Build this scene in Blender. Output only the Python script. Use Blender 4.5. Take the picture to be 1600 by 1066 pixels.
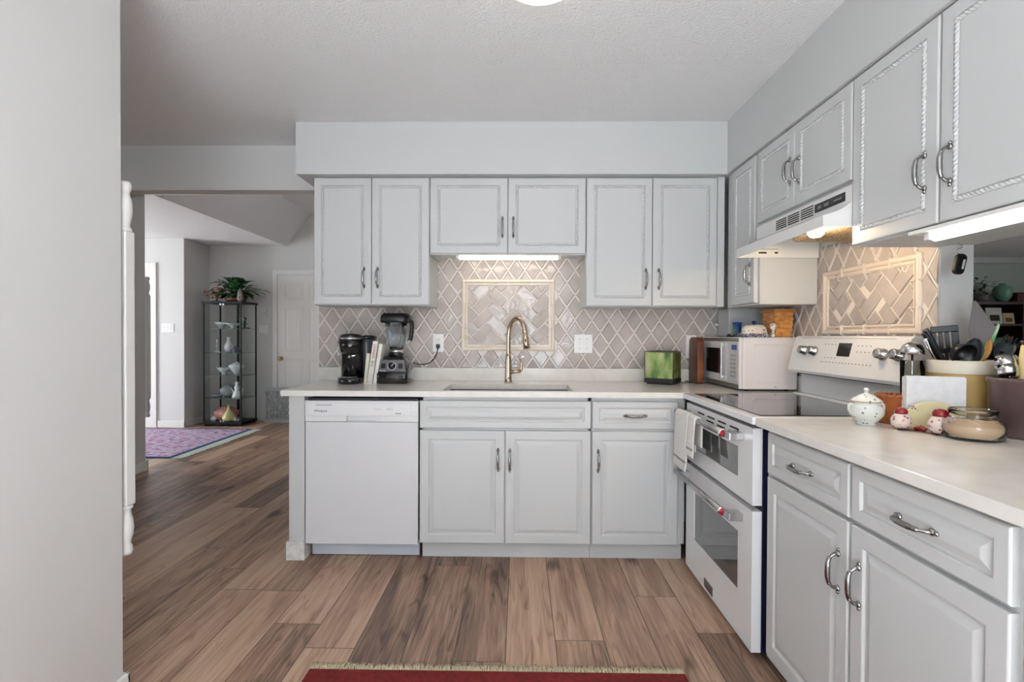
import bpy, bmesh, math, random
from mathutils import Vector, Matrix
R=random.Random(7)
S=bpy.context.scene
C=S.collection
PI=math.pi
for o in list(bpy.data.objects): bpy.data.objects.remove(o)
# ------------------------------------------------------------------ camera, world, lights, exposure
cam=bpy.data.cameras.new('camera'); co=bpy.data.objects.new('camera',cam); C.objects.link(co)
co.location=(1.1472,-3.3339,1.2099)
co.matrix_world=Matrix.Translation((1.1472,-3.3339,1.2099))@Matrix.Rotation(.0145,4,'Z')@Matrix.Rotation(PI/2-.0108,4,'X')@Matrix.Rotation(.0043,4,'Z')
cam.lens=17.919; cam.sensor_width=36; cam.clip_start=.02
S.camera=co
S.view_settings.view_transform='Standard'; S.view_settings.look='None'
S.view_settings.exposure=0.0; S.view_settings.gamma=1; S.view_settings.use_curve_mapping=False
W=bpy.data.worlds.new('world'); S.world=W; W.use_nodes=True
W.node_tree.nodes['Background'].inputs[0].default_value=(.85,.93,1,1)
W.node_tree.nodes['Background'].inputs[1].default_value=1.0
def area(name,loc,rot,sx,sy,e,col=(1,1,1)):
    l=bpy.data.lights.new(name,'AREA'); l.shape='RECTANGLE'; l.size=sx; l.size_y=sy; l.energy=e; l.color=col
    o=bpy.data.objects.new(name,l); C.objects.link(o); o.location=loc; o.rotation_euler=rot; return o
# daylight coming in through the openings (added door behind the camera, foyer on the left, living room on the right)
area('daylight_added_door',(1.25,-5.12,1.20),(PI/2,0,0),1.0,1.3,34,(.90,.965,1.06))
sl=bpy.data.lights.new('sun','SUN'); sl.energy=80; sl.angle=.01; sl.color=(.93,.975,1.05)
so_=bpy.data.objects.new('sun',sl); C.objects.link(so_); so_.rotation_euler=(math.radians(33),0,0)   # sun through the added door behind the camera, lands on the added bounce slab
area('daylight_side_window',(-4.7,-3.6,1.5),(PI/2,0,-PI/2),3.0,1.7,30,(.90,.965,1.06))
area('daylight_foyer_door',(-6.2,1.6,1.35),(PI/2,0,-PI/2+.12),1.5,2.1,125,(.92,.985,1.03))
area('daylight_living_window',(9.95,0.6,1.5),(PI/2,0,PI/2),2.0,1.5,45,(.90,.98,1.04))

# ------------------------------------------------------------------ materials
def lin(c): return tuple((x/12.92 if x<=.04045 else ((x+.055)/1.055)**2.4) for x in c)
def rgb(r,g,b): return lin((r/255,g/255,b/255))+(1,)
M={}
def mat(name,col,rough=.5,metal=0,spec=.5,trans=0,ior=1.45,emit=None,es=0,coat=0,bump=None,alpha=1):
    if name in M: return M[name]
    m=bpy.data.materials.new(name); m.use_nodes=True; nt=m.node_tree; b=nt.nodes['Principled BSDF']
    b.inputs['Base Color'].default_value=col; b.inputs['Roughness'].default_value=rough; b.inputs['Metallic'].default_value=metal
    b.inputs['Specular IOR Level'].default_value=spec; b.inputs['Transmission Weight'].default_value=trans; b.inputs['IOR'].default_value=ior
    b.inputs['Coat Weight'].default_value=coat
    if emit: b.inputs['Emission Color'].default_value=emit; b.inputs['Emission Strength'].default_value=es
    if bump:
        sc,st,dist=bump
        tc=nt.nodes.new('ShaderNodeTexCoord'); n=nt.nodes.new('ShaderNodeTexNoise'); n.inputs['Scale'].default_value=sc; n.inputs['Detail'].default_value=3
        bp=nt.nodes.new('ShaderNodeBump'); bp.inputs['Strength'].default_value=st; bp.inputs['Distance'].default_value=dist
        nt.links.new(tc.outputs['Object'],n.inputs['Vector']); nt.links.new(n.outputs['Fac'],bp.inputs['Height']); nt.links.new(bp.outputs['Normal'],b.inputs['Normal'])
    M[name]=m; return m
def noisemat(name,stops,scale=5,rough=.5,detail=4,stretch=(1,1,1),metal=0,bump=0,kind='noise',coat=0):
    """colour ramp over noise/voronoi"""
    if name in M: return M[name]
    m=mat(name,(1,1,1,1),rough,metal,coat=coat); nt=m.node_tree; b=nt.nodes['Principled BSDF']
    tc=nt.nodes.new('ShaderNodeTexCoord'); mp=nt.nodes.new('ShaderNodeMapping'); mp.inputs['Scale'].default_value=stretch
    nt.links.new(tc.outputs['Object'],mp.inputs[0])
    if kind=='noise':
        n=nt.nodes.new('ShaderNodeTexNoise'); n.inputs['Scale'].default_value=scale; n.inputs['Detail'].default_value=detail; out=n.outputs['Fac']
    else:
        n=nt.nodes.new('ShaderNodeTexVoronoi'); n.inputs['Scale'].default_value=scale; out=n.outputs['Distance']
    nt.links.new(mp.outputs[0],n.inputs['Vector'])
    cr=nt.nodes.new('ShaderNodeValToRGB'); e=cr.color_ramp.elements
    while len(e)<len(stops): e.new(.5)
    for i,(p,c) in enumerate(stops): e[i].position=p; e[i].color=c
    nt.links.new(out,cr.inputs[0]); nt.links.new(cr.outputs[0],b.inputs['Base Color'])
    if bump:
        bp=nt.nodes.new('ShaderNodeBump'); bp.inputs['Strength'].default_value=bump; bp.inputs['Distance'].default_value=.002
        nt.links.new(out,bp.inputs['Height']); nt.links.new(bp.outputs['Normal'],b.inputs['Normal'])
    return m
white_paint=mat('white_satin_paint',rgb(200,201,200),.42)
wall_paint=mat('wall_paint',rgb(214,213,211),.6,bump=(220,.10,.001))
soffit_paint=mat('soffit_paint',rgb(200,201,200),.6,bump=(260,.06,.001))
trim_paint=mat('trim_paint',rgb(232,231,228),.4)
def popcorn():
    m=mat('textured_ceiling',rgb(246,246,246),.9); nt=m.node_tree; b=nt.nodes['Principled BSDF']
    tc=nt.nodes.new('ShaderNodeTexCoord'); n=nt.nodes.new('ShaderNodeTexNoise'); n.inputs['Scale'].default_value=85; n.inputs['Detail'].default_value=4; n.inputs['Roughness'].default_value=.65
    bp=nt.nodes.new('ShaderNodeBump'); bp.inputs['Strength'].default_value=.75; bp.inputs['Distance'].default_value=.012
    nt.links.new(tc.outputs['Object'],n.inputs['Vector']); nt.links.new(n.outputs['Fac'],bp.inputs['Height']); nt.links.new(bp.outputs['Normal'],b.inputs['Normal'])
    return m
ceil_mat=popcorn()
def floor_material():
    m=mat('plank_floor',(1,1,1,1),.3); nt=m.node_tree; N=nt.nodes; L=nt.links; b=N['Principled BSDF']
    def math_(op,a,bb=None,c=None):
        n=N.new('ShaderNodeMath'); n.operation=op
        for i,v in enumerate((a,bb,c)):
            if v is None: continue
            if isinstance(v,(int,float)): n.inputs[i].default_value=v
            else: L.new(v,n.inputs[i])
        return n.outputs[0]
    tc=N.new('ShaderNodeTexCoord'); sx=N.new('ShaderNodeSeparateXYZ'); L.new(tc.outputs['Object'],sx.inputs[0])
    w=.1945; Ln=1.22
    u=math_('DIVIDE',math_('SUBTRACT',sx.outputs[0],1.10),w); col=math_('FLOOR',u)
    wn=N.new('ShaderNodeTexWhiteNoise'); wn.noise_dimensions='1D'; L.new(col,wn.inputs['W'])
    v=math_('ADD',math_('DIVIDE',sx.outputs[1],Ln),math_('MULTIPLY',wn.outputs['Value'],7.3)); row=math_('FLOOR',v)
    pid=math_('ADD',math_('MULTIPLY',col,13.37),math_('MULTIPLY',row,5.71))
    wn2=N.new('ShaderNodeTexWhiteNoise'); wn2.noise_dimensions='1D'; L.new(pid,wn2.inputs['W'])
    fu=math_('FRACT',u); fv=math_('FRACT',v)
    eu=math_('MULTIPLY',math_('MINIMUM',fu,math_('SUBTRACT',1,fu)),w); ev=math_('MULTIPLY',math_('MINIMUM',fv,math_('SUBTRACT',1,fv)),Ln)
    seam=math_('MINIMUM',eu,ev)
    sm=math_('LESS_THAN',seam,.0019)
    # grain coordinates, offset for every plank
    cx=N.new('ShaderNodeCombineXYZ'); L.new(sx.outputs[0],cx.inputs[0]); L.new(sx.outputs[1],cx.inputs[1]); L.new(math_('MULTIPLY',wn2.outputs['Value'],40),cx.inputs[2])
    def nz(scale,st,detail=5,dist=0,rough=.55):
        mp=N.new('ShaderNodeMapping'); mp.inputs['Scale'].default_value=st; L.new(cx.outputs[0],mp.inputs[0])
        n=N.new('ShaderNodeTexNoise'); n.inputs['Scale'].default_value=scale; n.inputs['Detail'].default_value=detail; n.inputs['Distortion'].default_value=dist; n.inputs['Roughness'].default_value=rough
        L.new(mp.outputs[0],n.inputs['Vector']); return n.outputs['Fac']
    broad=nz(3,(4.2,.40,1),3,1.0); fine=nz(90,(3.0,.05,1),4,.2); mid=nz(8,(7.5,.30,1),5,1.2)
    # cathedral rings
    ring=math_('SINE',math_('MULTIPLY',nz(1.6,(3.8,.42,1),2,.5),95)); ring=math_('MULTIPLY',math_('POWER',math_('MAXIMUM',ring,0),2),math_('GREATER_THAN',nz(2.3,(2.2,.8,1),1),.52))
    # knots
    mpk=N.new('ShaderNodeMapping'); mpk.inputs['Scale'].default_value=(2.9,1.35,1); L.new(cx.outputs[0],mpk.inputs[0])
    vo=N.new('ShaderNodeTexVoronoi'); vo.inputs['Scale'].default_value=1.0; L.new(mpk.outputs[0],vo.inputs['Vector'])
    kn=N.new('ShaderNodeMapRange'); kn.inputs['From Min'].default_value=.03; kn.inputs['From Max'].default_value=.13; kn.inputs['To Min'].default_value=1; kn.inputs['To Max'].default_value=0; L.new(math_('ADD',vo.outputs['Distance'],math_('MULTIPLY',math_('SUBTRACT',mid,.5),.10)),kn.inputs['Value'])
    t=math_('ADD',math_('MULTIPLY',broad,.55),math_('MULTIPLY',mid,.45)); t=math_('ADD',t,math_('MULTIPLY',math_('SUBTRACT',wn2.outputs['Value'],.5),.30)); t=math_('ADD',t,math_('MULTIPLY',math_('SUBTRACT',fine,.5),.22))
    t=math_('SUBTRACT',t,math_('MULTIPLY',ring,.10)); t=math_('SUBTRACT',t,math_('MULTIPLY',kn.outputs[0],.30))
    cr=N.new('ShaderNodeValToRGB'); e=cr.color_ramp.elements
    st=[(.20,rgb(70,52,43)),(.36,rgb(124,98,82)),(.48,rgb(158,127,106)),(.60,rgb(182,150,126)),(.76,rgb(198,170,146))]
    while len(e)<5: e.new(.5)
    for i,(p,c) in enumerate(st): e[i].position=p; e[i].color=c
    L.new(t,cr.inputs[0])
    mx=N.new('ShaderNodeMixRGB'); mx.inputs[2].default_value=rgb(58,44,37); L.new(math_('MULTIPLY',sm,.85),mx.inputs[0]); L.new(cr.outputs[0],mx.inputs[1])
    L.new(mx.outputs[0],b.inputs['Base Color'])
    L.new(math_('ADD',.30,math_('MULTIPLY',fine,.22)),b.inputs['Roughness'])
    bp=N.new('ShaderNodeBump'); bp.inputs['Strength'].default_value=.25; bp.inputs['Distance'].default_value=.001
    L.new(math_('SUBTRACT',fine,math_('MULTIPLY',sm,1.5)),bp.inputs['Height']); L.new(bp.outputs['Normal'],b.inputs['Normal'])
    return m
floor_mat=floor_material()
quartz=noisemat('white_quartz',[(.3,rgb(226,222,214)),(.7,rgb(236,233,226))],14,.16)
nickel=mat('brushed_nickel',rgb(150,150,148),.22,1)
champagne=mat('champagne_nickel',rgb(190,172,150),.26,1)
steel=mat('stainless_steel',rgb(190,190,190),.25,1)
chrome=mat('chrome',rgb(220,220,222),.07,1)
black_pl=mat('black_plastic',rgb(22,22,24),.3)
black_matte=mat('black_rubber',rgb(28,28,30),.6)
dark=mat('dark_gap',rgb(20,20,24),.8)
navy=mat('navy_enamel',rgb(22,24,52),.3)
appl=mat('appliance_white',rgb(236,236,236),.16)
appl_cream=mat('appliance_white_microwave',rgb(236,231,230),.3)
black_glass=mat('black_ceramic_glass',rgb(30,26,26),.05,coat=.5)
oven_glass=mat('oven_window_glass',rgb(74,76,76),.05,coat=1)
glass=mat('clear_glass',(1,1,1,1),.0,trans=1,ior=1.45)
thin_glass=mat('cabinet_glass',rgb(252,254,253),.0,trans=1,ior=1.10)
crystal=mat('crystal_glass',rgb(240,244,246),.08,trans=.22,ior=1.5)
tube_em=mat('fluorescent_tube',(1,1,1,1),.4,emit=(1,.91,.80,1),es=10)
tube_em2=mat('fluorescent_tube_right',(1,1,1,1),.4,emit=(1,.95,.86,1),es=7)
bulb_em=mat('hood_bulb',(1,1,1,1),.4,emit=(1,.76,.50,1),es=210)
dome_em=mat('ceiling_dome_glass',(1,1,1,1),.4,emit=(1,.96,.9,1),es=5)
door_paint=mat('door_paint',rgb(232,230,226),.35)
def tile_mat(name,c1,c2,rough,bst):
    m=noisemat(name,[(.3,c1),(.7,c2)],9,rough); nt=m.node_tree
    n=nt.nodes.new('ShaderNodeTexNoise'); n.inputs['Scale'].default_value=34; n.inputs['Detail'].default_value=1
    tc=nt.nodes.new('ShaderNodeTexCoord'); nt.links.new(tc.outputs['Object'],n.inputs['Vector'])
    bp=nt.nodes.new('ShaderNodeBump'); bp.inputs['Strength'].default_value=bst; bp.inputs['Distance'].default_value=.004
    nt.links.new(n.outputs['Fac'],bp.inputs['Height']); nt.links.new(bp.outputs['Normal'],nt.nodes['Principled BSDF'].inputs['Normal'])
    return m
tile_taupe=tile_mat('taupe_glazed_tile',rgb(172,163,157),rgb(190,181,174),.05,.45)
tile_cream=tile_mat('cream_glazed_trim',rgb(222,208,192),rgb(230,218,204),.15,.1)
lattice_mat=tile_mat('pale_lattice_strip',rgb(218,212,206),rgb(226,220,214),.2,.1)
grout=mat('pale_grout',rgb(226,218,208),.6)

# ------------------------------------------------------------------ mesh helpers
class MB:
    def __init__(s): s.v=[];s.f=[];s.sm=[];s.mi=[]
    def add(s,vs,fs,smooth=False,mi=0):
        o=len(s.v); s.v+= [tuple(p) for p in vs]; s.f+=[tuple(i+o for i in f) for f in fs]; s.sm+=[smooth]*len(fs); s.mi+=[mi]*len(fs); return s
    def box(s,x0,x1,y0,y1,z0,z1,mi=0,smooth=False):
        x0,x1=sorted((x0,x1));y0,y1=sorted((y0,y1));z0,z1=sorted((z0,z1))
        return s.add([(x0,y0,z0),(x1,y0,z0),(x1,y1,z0),(x0,y1,z0),(x0,y0,z1),(x1,y0,z1),(x1,y1,z1),(x0,y1,z1)],
          [(0,3,2,1),(4,5,6,7),(0,1,5,4),(1,2,6,5),(2,3,7,6),(3,0,4,7)],smooth,mi)
    def prism(s,poly,a0,a1,axis='y',mi=0,smooth=False):
        """poly of 2d points extruded along axis"""
        n=len(poly)
        def P(p,a): return {'x':(a,p[0],p[1]),'y':(p[0],a,p[1]),'z':(p[0],p[1],a)}[axis]
        return s.add([P(p,a0) for p in poly]+[P(p,a1) for p in poly],[tuple(range(n)),tuple(reversed(range(n,2*n)))]+[(i,(i+1)%n,(i+1)%n+n,i+n)[::-1] for i in range(n)],smooth,mi)
    def lathe(s,prof,c=(0,0,0),n=32,mi=0,smooth=True,ax='z',sx=1,sy=1):
        vs=[];fs=[];m=len(prof)
        for r,z in prof:
            for k in range(n):
                a=2*PI*k/n; x,y=r*math.cos(a)*sx,r*math.sin(a)*sy
                p={'z':(x,y,z),'y':(x,z,y),'x':(z,x,y)}[ax]
                vs.append((c[0]+p[0],c[1]+p[1],c[2]+p[2]))
        for i in range(m-1):
            for k in range(n): fs.append((i*n+k,i*n+(k+1)%n,(i+1)*n+(k+1)%n,(i+1)*n+k))
        if prof[0][0]>1e-6: fs.append(tuple(range(n))[::-1])
        if prof[-1][0]>1e-6: fs.append(tuple(range((m-1)*n,m*n)))
        return s.add(vs,fs,smooth,mi)
    def tube(s,pts,r,n=12,mi=0,cap=True,flat=1.0):
        pts=[Vector(p) for p in pts]; m=len(pts); rs=r if isinstance(r,(list,tuple)) else [r]*m
        vs=[];fs=[]; up=None
        for i,p in enumerate(pts):
            t=(pts[min(i+1,m-1)]-pts[max(i-1,0)]).normalized()
            if up is None:
                up=t.orthogonal().normalized()
            up=(up-t*up.dot(t)).normalized(); sd=t.cross(up)
            for k in range(n):
                a=2*PI*k/n; vs.append(p+(up*math.cos(a)+sd*math.sin(a)*flat)*rs[i])
        for i in range(m-1):
            for k in range(n): fs.append((i*n+k,i*n+(k+1)%n,(i+1)*n+(k+1)%n,(i+1)*n+k))
        if cap: fs.append(tuple(range(n))[::-1]); fs.append(tuple(range((m-1)*n,m*n)))
        return s.add(vs,fs,True,mi)
    def rings(s,rects,back=None):
        """nested rectangular loops facing -y: rects=[(x0,x1,z0,z1,y)...]; sides from back y"""
        vs=[];fs=[]
        if back is not None:
            x0,x1,z0,z1,_=rects[0]; rects=[(x0,x1,z0,z1,back)]+list(rects)
        for x0,x1,z0,z1,y in rects: vs+=[(x0,y,z0),(x1,y,z0),(x1,y,z1),(x0,y,z1)]
        for i in range(len(rects)-1):
            for k in range(4): a=i*4+k;b=i*4+(k+1)%4; fs.append((a,b,b+4,a+4))
        e=(len(rects)-1)*4; fs.append((e,e+1,e+2,e+3))
        if back is not None: fs.append((3,2,1,0))
        return s.add(vs,fs)
    def sheet(s,fn,nu,nv,thick=None):
        pts=[fn(i/nu,j/nv) for i in range(nu+1) for j in range(nv+1)]
        fs=[(i*(nv+1)+j,i*(nv+1)+j+1,(i+1)*(nv+1)+j+1,(i+1)*(nv+1)+j) for i in range(nu) for j in range(nv)]
        return s.add(pts,fs,True)
    def xf(s,mtx):
        s.v=[tuple(mtx@Vector(p)) for p in s.v]; return s
    def build(s,name,m,parent=None,bevel=0,solid=0,sub=0):
        me=bpy.data.meshes.new(name); me.from_pydata(s.v,[],s.f)
        for i,p in enumerate(me.polygons): p.use_smooth=s.sm[i]; p.material_index=s.mi[i]
        for x in (m if isinstance(m,(list,tuple)) else [m]): me.materials.append(x)
        me.update()
        bm=bmesh.new(); bm.from_mesh(me); bmesh.ops.recalc_face_normals(bm,faces=bm.faces) if not solid else None; bm.to_mesh(me); bm.free()
        o=bpy.data.objects.new(name,me); C.objects.link(o)
        if parent: o.parent=parent
        if solid: md=o.modifiers.new('s','SOLIDIFY'); md.thickness=solid; md.offset=0
        if bevel: md=o.modifiers.new('b','BEVEL'); md.width=bevel; md.segments=2; md.limit_method='ANGLE'; md.angle_limit=math.radians(35)
        if sub: md=o.modifiers.new('u','SUBSURF'); md.levels=sub; md.render_levels=sub
        return o
def tag(o,label,cat,group=None,kind=None):
    if label: o['label']=label
    if cat: o['category']=cat
    if group: o['group']=group
    if kind: o['kind']=kind
    return o
def thing(name,label,cat,loc=(0,0,0),rz=0,group=None):
    o=bpy.data.objects.new(name,None); C.objects.link(o); o.location=loc; o.rotation_euler=(0,0,rz); o.empty_display_size=.05
    return tag(o,label,cat,group)
def struct(name,mb,m,bevel=0):
    o=mb.build(name,m,None,bevel); o['kind']='structure'; return o
def text_mb(txt,size,extrude=.0003):
    cu=bpy.data.curves.new('t','FONT'); cu.body=txt; cu.size=size; cu.extrude=extrude; cu.align_x='CENTER'; cu.align_y='CENTER'; cu.resolution_u=2
    o=bpy.data.objects.new('t',cu); C.objects.link(o)
    dg=bpy.context.evaluated_depsgraph_get(); me=bpy.data.meshes.new_from_object(o.evaluated_get(dg))
    mb=MB(); mb.add([tuple(v.co) for v in me.vertices],[tuple(p.vertices) for p in me.polygons])
    bpy.data.objects.remove(o); bpy.data.curves.remove(cu); bpy.data.meshes.remove(me)
    return mb
def lettering(name,txt,size,loc,face,m,parent,extrude=.0003):
    """face: matrix3 columns right, up for the text plane"""
    mb=text_mb(txt,size,extrude); r,u=Vector(face[0]),Vector(face[1]); n=r.cross(u)
    mt=Matrix(((r.x,u.x,n.x,loc[0]),(r.y,u.y,n.y,loc[1]),(r.z,u.z,n.z,loc[2]),(0,0,0,1)))
    return mb.xf(mt).build(name,m,parent)
def bez(pts,n=24):
    """Catmull-Rom through pts"""
    P=[Vector(p) for p in pts]; P=[P[0]*2-P[1]]+P+[P[-1]*2-P[-2]]; out=[]
    for i in range(1,len(P)-2):
        for k in range(n):
            t=k/n; a,b,c,d=P[i-1],P[i],P[i+1],P[i+2]
            out.append(.5*((2*b)+(c-a)*t+(2*a-5*b+4*c-d)*t*t+(3*b-a-3*c+d)*t**3))
    out.append(P[-2]); return out

# ------------------------------------------------------------------ shell of the house
CZ=2.4485
struct('floor',MB().box(-7,10.5,-5.3,5.3,-.1,0),floor_mat)
struct('floor',MB().box(-.15,2.05,-5.2,-3.55,0,.006),mat('added_bounce_slab',rgb(232,230,226),.6))  # unseen pale slab added to bounce sunlight up to the ceiling
c=MB()
c.box(-7,2.74,-5.3,1.18,CZ,CZ+.1); c.box(-7,-2.12,1.18,5.3,CZ,CZ+.1); c.box(2.74,10.5,-5.3,5.3,CZ,CZ+.1)
struct('ceiling',c,ceil_mat)
# foyer vault: slope rising to the right, flat above
h=MB(); h.prism([(-2.12,CZ),(-1.757,2.887),(2.74,2.887),(2.74,3.0),(-2.12,3.0)],1.28,3.76,'y'); struct('ceiling',h,ceil_mat)
struct('wall_vault',MB().box(-2.12,2.74,1.18,1.28,CZ+.1,3.0),wall_paint)
# kitchen back wall
struct('wall_back',MB().box(-.17,2.79,0,.1,0,CZ),wall_paint)
struct('wall_header',MB().box(-2.3,-.17,0,.1,2.158,CZ),wall_paint)
# right wall: solid far part, knee wall, header over the pass-through
w=MB(); w.box(2.672,2.79,-1.462,0,0,CZ); w.box(2.672,2.79,-4.2,-1.462,0,.884); w.box(2.672,2.79,-4.2,-1.462,1.545,CZ); w.box(2.672,2.79,-5.2,-4.2,0,CZ)
struct('wall_right',w,wall_paint)
struct('wall_soffit',MB().box(-.162,2.341,-.369,0,2.147,CZ),soffit_paint)
struct('wall_soffit',MB().box(2.341,2.672,-4.2,0,2.147,CZ),soffit_paint)
# near left wall end, hallway wall
struct('wall_left',MB().box(-.29,-.155,-5.2,-1.68,0,CZ),wall_paint,.006)
struct('baseboard_left',MB().box(-.155,-.142,-5.2,-1.668,0,.085).box(-.29,-.142,-1.68,-1.668,0,.085),trim_paint,.003)
struct('wall_hall',MB().box(-2.28,-2.155,.1,1.12,0,CZ),wall_paint,.005)
struct('baseboard_hall',MB().box(-2.155,-2.142,.1,1.133,0,.09).box(-2.28,-2.142,1.12,1.133,0,.09),trim_paint,.003)
struct('wall_hall',MB().box(-5.0,-2.3,0,.1,0,CZ),wall_paint)
# foyer
struct('wall_foyer',MB().box(-6.4,-3.19,3.2,3.8,0,CZ),wall_paint,.004)
struct('baseboard_foyer',MB().box(-3.54,-3.178,3.187,3.2,0,.085).box(-3.19,-3.178,3.187,3.75,0,.085),trim_paint,.002)
struct('wall_far',MB().box(-3.19,2.74,3.75,3.9,0,3.0),wall_paint)
struct('baseboard_far',MB().box(-3.178,-2.28,3.737,3.75,0,.085),trim_paint,.002)
struct('wall_between',MB().box(2.74,2.79,.1,3.9,0,3.0),wall_paint)
# outer walls with the window and door openings that let the daylight in
w=MB(); w.box(-7,.15,-5.3,-5.2,0,CZ); w.box(2.35,10.5,-5.3,-5.2,0,CZ); w.box(.15,2.35,-5.3,-5.2,2.12,CZ); struct('wall_front',w,wall_paint)
w=MB(); w.box(-5,-4.85,-1.9,.1,0,CZ); w.box(-5,-4.85,-5.2,-1.9,0,.6); w.box(-5,-4.85,-5.2,-1.9,2.38,CZ); struct('wall_outer',w,wall_paint)
w=MB(); w.box(-6.55,-6.4,0,.8,0,CZ); w.box(-6.55,-6.4,2.4,3.8,0,CZ); w.box(-6.55,-6.4,.8,2.4,2.42,CZ); struct('wall_outer',w,wall_paint)
w=MB(); w.box(10.1,10.25,-5.2,-.5,0,CZ); w.box(10.1,10.25,1.7,5.3,0,CZ); w.box(10.1,10.25,-.5,1.7,0,.7); w.box(10.1,10.25,-.5,1.7,2.3,CZ); struct('wall_outer',w,wall_paint)
green_wall=mat('living_room_paint',rgb(188,196,188),.7)
struct('wall_living',MB().box(2.79,10.5,4.72,4.9,0,CZ),green_wall)
struct('trim_1',MB().box(2.79,10.1,4.66,4.72,2.36,CZ),mat('crown_paint',rgb(200,204,200),.5))
def window(n,x0,x1,y,z0,z1,rz,loc):
    m=MB(); t=.06
    m.box(x0,x1,y,y+.05,z0,z0+t).box(x0,x1,y,y+.05,z1-t,z1).box(x0,x0+t,y,y+.05,z0,z1).box(x1-t,x1,y,y+.05,z0,z1)
    mid=(x0+x1)/2; m.box(mid-.03,mid+.03,y,y+.05,z0,z1)
    o=struct('window_%d'%n,m,trim_paint); o.rotation_euler=(0,0,rz); o.location=loc
window(1,-1.1,1.1,0,.0,2.12,0,(1.25,-5.28,0))  # frame of the unseen door opening added to let light in
window(2,-1.7,1.7,0,.6,2.38,-PI/2,(-4.86,-3.6,0))
window(3,-1.1,1.1,0,.7,2.3,PI/2,(10.11,.6,0))

# ------------------------------------------------------------------ cabinet pieces (local frame: x along width, front faces -y, z up)
_h={}
def handle_mesh(kind):
    if kind in _h: return _h[kind]
    m=MB()
    path=bez([(0,0,-.048),(0,-.010,-.047),(0,-.020,-.041),(0,-.0275,-.030),(0,-.030,-.012),(0,-.030,.012),(0,-.0275,.030),(0,-.020,.041),(0,-.010,.047),(0,0,.048)],5)
    rr=[]
    for p in path:
        a=abs(p[2]); rr.append(.0062-.0022*math.exp(-((a-.040)/.006)**2)+ (.001 if a<.02 else 0))
    m.tube(path,rr,10)
    for s in (-1,1):
        m.lathe([(0.0001,.0),(.0085,0),(.009,-.003),(.006,-.007),(.0001,-.009)],(0,0,s*.048),14,ax='y')
        m.lathe([(0.0001,-.0065),(.004,-.005),(.0058,-.002),(.006,0),(.0001,0)],(0,0,s*.0585),12,ax='y')
        m.lathe([(0.0001,-.007),(.0045,-.005),(.0065,0),(.0045,.005),(.0001,.007)],(0,-.026,s*.034),12)
    if kind=='h': m.xf(Matrix.Rotation(PI/2,4,'Y'))
    o=m.build('handle',nickel); me=o.data; bpy.data.objects.remove(o); _h[kind]=me; return me
def handle(parent,x,y,z,kind='v'):
    o=bpy.data.objects.new('handle',handle_mesh(kind)); C.objects.link(o); o.location=(x,y,z); o.parent=parent
    o['label']='brushed nickel bow handle'; return o
def rope(mb,a,b,r=.0065,pitch=.0135):
    a=Vector(a);b=Vector(b);L=(b-a).length;n=max(8,int(L/.0020));t=(b-a)/L
    up=Vector((0,-1,0)); sd=t.cross(up); k=8; vs=[];fs=[]
    for i in range(n+1):
        p=a+(b-a)*i/n; ph=2*PI*(L*i/n)/pitch
        for j in range(k+1):
            th=-PI/2+PI*j/k
            rr=r*(1+.26*math.sin(ph-th*2.2))
            vs.append(p+up*math.cos(th)*rr+sd*math.sin(th)*rr)
    for i in range(n):
        for j in range(k): q=i*(k+1)+j; fs.append((q,q+1,q+k+2,q+k+1))
    mb.add(vs,fs,True)
def panel_base(name,parent,x0,x1,z0,z1,y,hx=None,hz=None,kind='v',ins=.046):
    t=.019; f=y-t
    R_=lambda i,d:(x0+i,x1-i,z0+i,z1-i,f+d)
    k=min(ins,(z1-z0)*.22)
    m=MB(); m.rings([R_(0,.004),R_(.002,.0012),R_(.004,0),R_(k,0),R_(k+.003,.0015),R_(k+.005,.0075),R_(k+.011,.0075),R_(k+.014,.0065),R_(k+.028,.001),R_(k+.031,.0005)],back=y)
    o=m.build(name,white_paint,parent)
    if hx is not None: handle(o,hx,f,hz,kind)
    return o
def panel_upper(name,parent,x0,x1,z0,z1,y,hx=None,hz=None):
    t=.019; f=y-t
    R_=lambda i,d:(x0+i,x1-i,z0+i,z1-i,f+d)
    m=MB(); m.rings([R_(0,.004),R_(.002,.0012),R_(.004,0),R_(.043,0),R_(.044,.003),R_(.060,.003),R_(.061,.001),R_(.064,.0005)],back=y)
    o=m.build(name,white_paint,parent)
    q=.052; rp=MB(); X0,X1,Z0,Z1=x0+q,x1-q,z0+q,z1-q; yy=f+.003
    for a,b in (((X0,yy,Z0),(X1,yy,Z0)),((X1,yy,Z0),(X1,yy,Z1)),((X1,yy,Z1),(X0,yy,Z1)),((X0,yy,Z1),(X0,yy,Z0))): rope(rp,a,b)
    rp.build('rope_molding',white_paint,o)
    if hx is not None: handle(o,hx,f,hz)
    return o
# --- upper cabinets, back wall (carcass front at -.306, doors reach -.325)
t=thing('wall_cabinet','tall white two-door wall cabinet left of the sink, above the coffee maker','cabinet',(0,-.0,1.386))
MB().box(-.075,.613,-.306,-.014,1.386,2.146).build('carcass',white_paint,t,.001)
t_=t
def local(t): 
    # parts of cabinets are written in world coordinates of their run: shift them into the thing's frame
    for ch in t.children: ch.matrix_parent_inverse=t.matrix_basis.inverted()
panel_upper('door',t,-.073,.267,1.390,2.138,-.306,.226,1.549); panel_upper('door',t,.271,.611,1.390,2.138,-.306,.306,1.549); local(t)
t=thing('wall_cabinet','short wide white two-door wall cabinet over the kitchen sink','cabinet',(1.07,0,1.69))
m=MB().box(.6145,1.5365,-.306,-.014,1.712,2.146); m.box(.6145,1.5365,-.306,-.290,1.687,1.712); m.box(.6145,.63,-.290,-.014,1.687,1.712); m.box(1.521,1.5365,-.290,-.014,1.687,1.712)
m.build('carcass',white_paint,t,.001)
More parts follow.
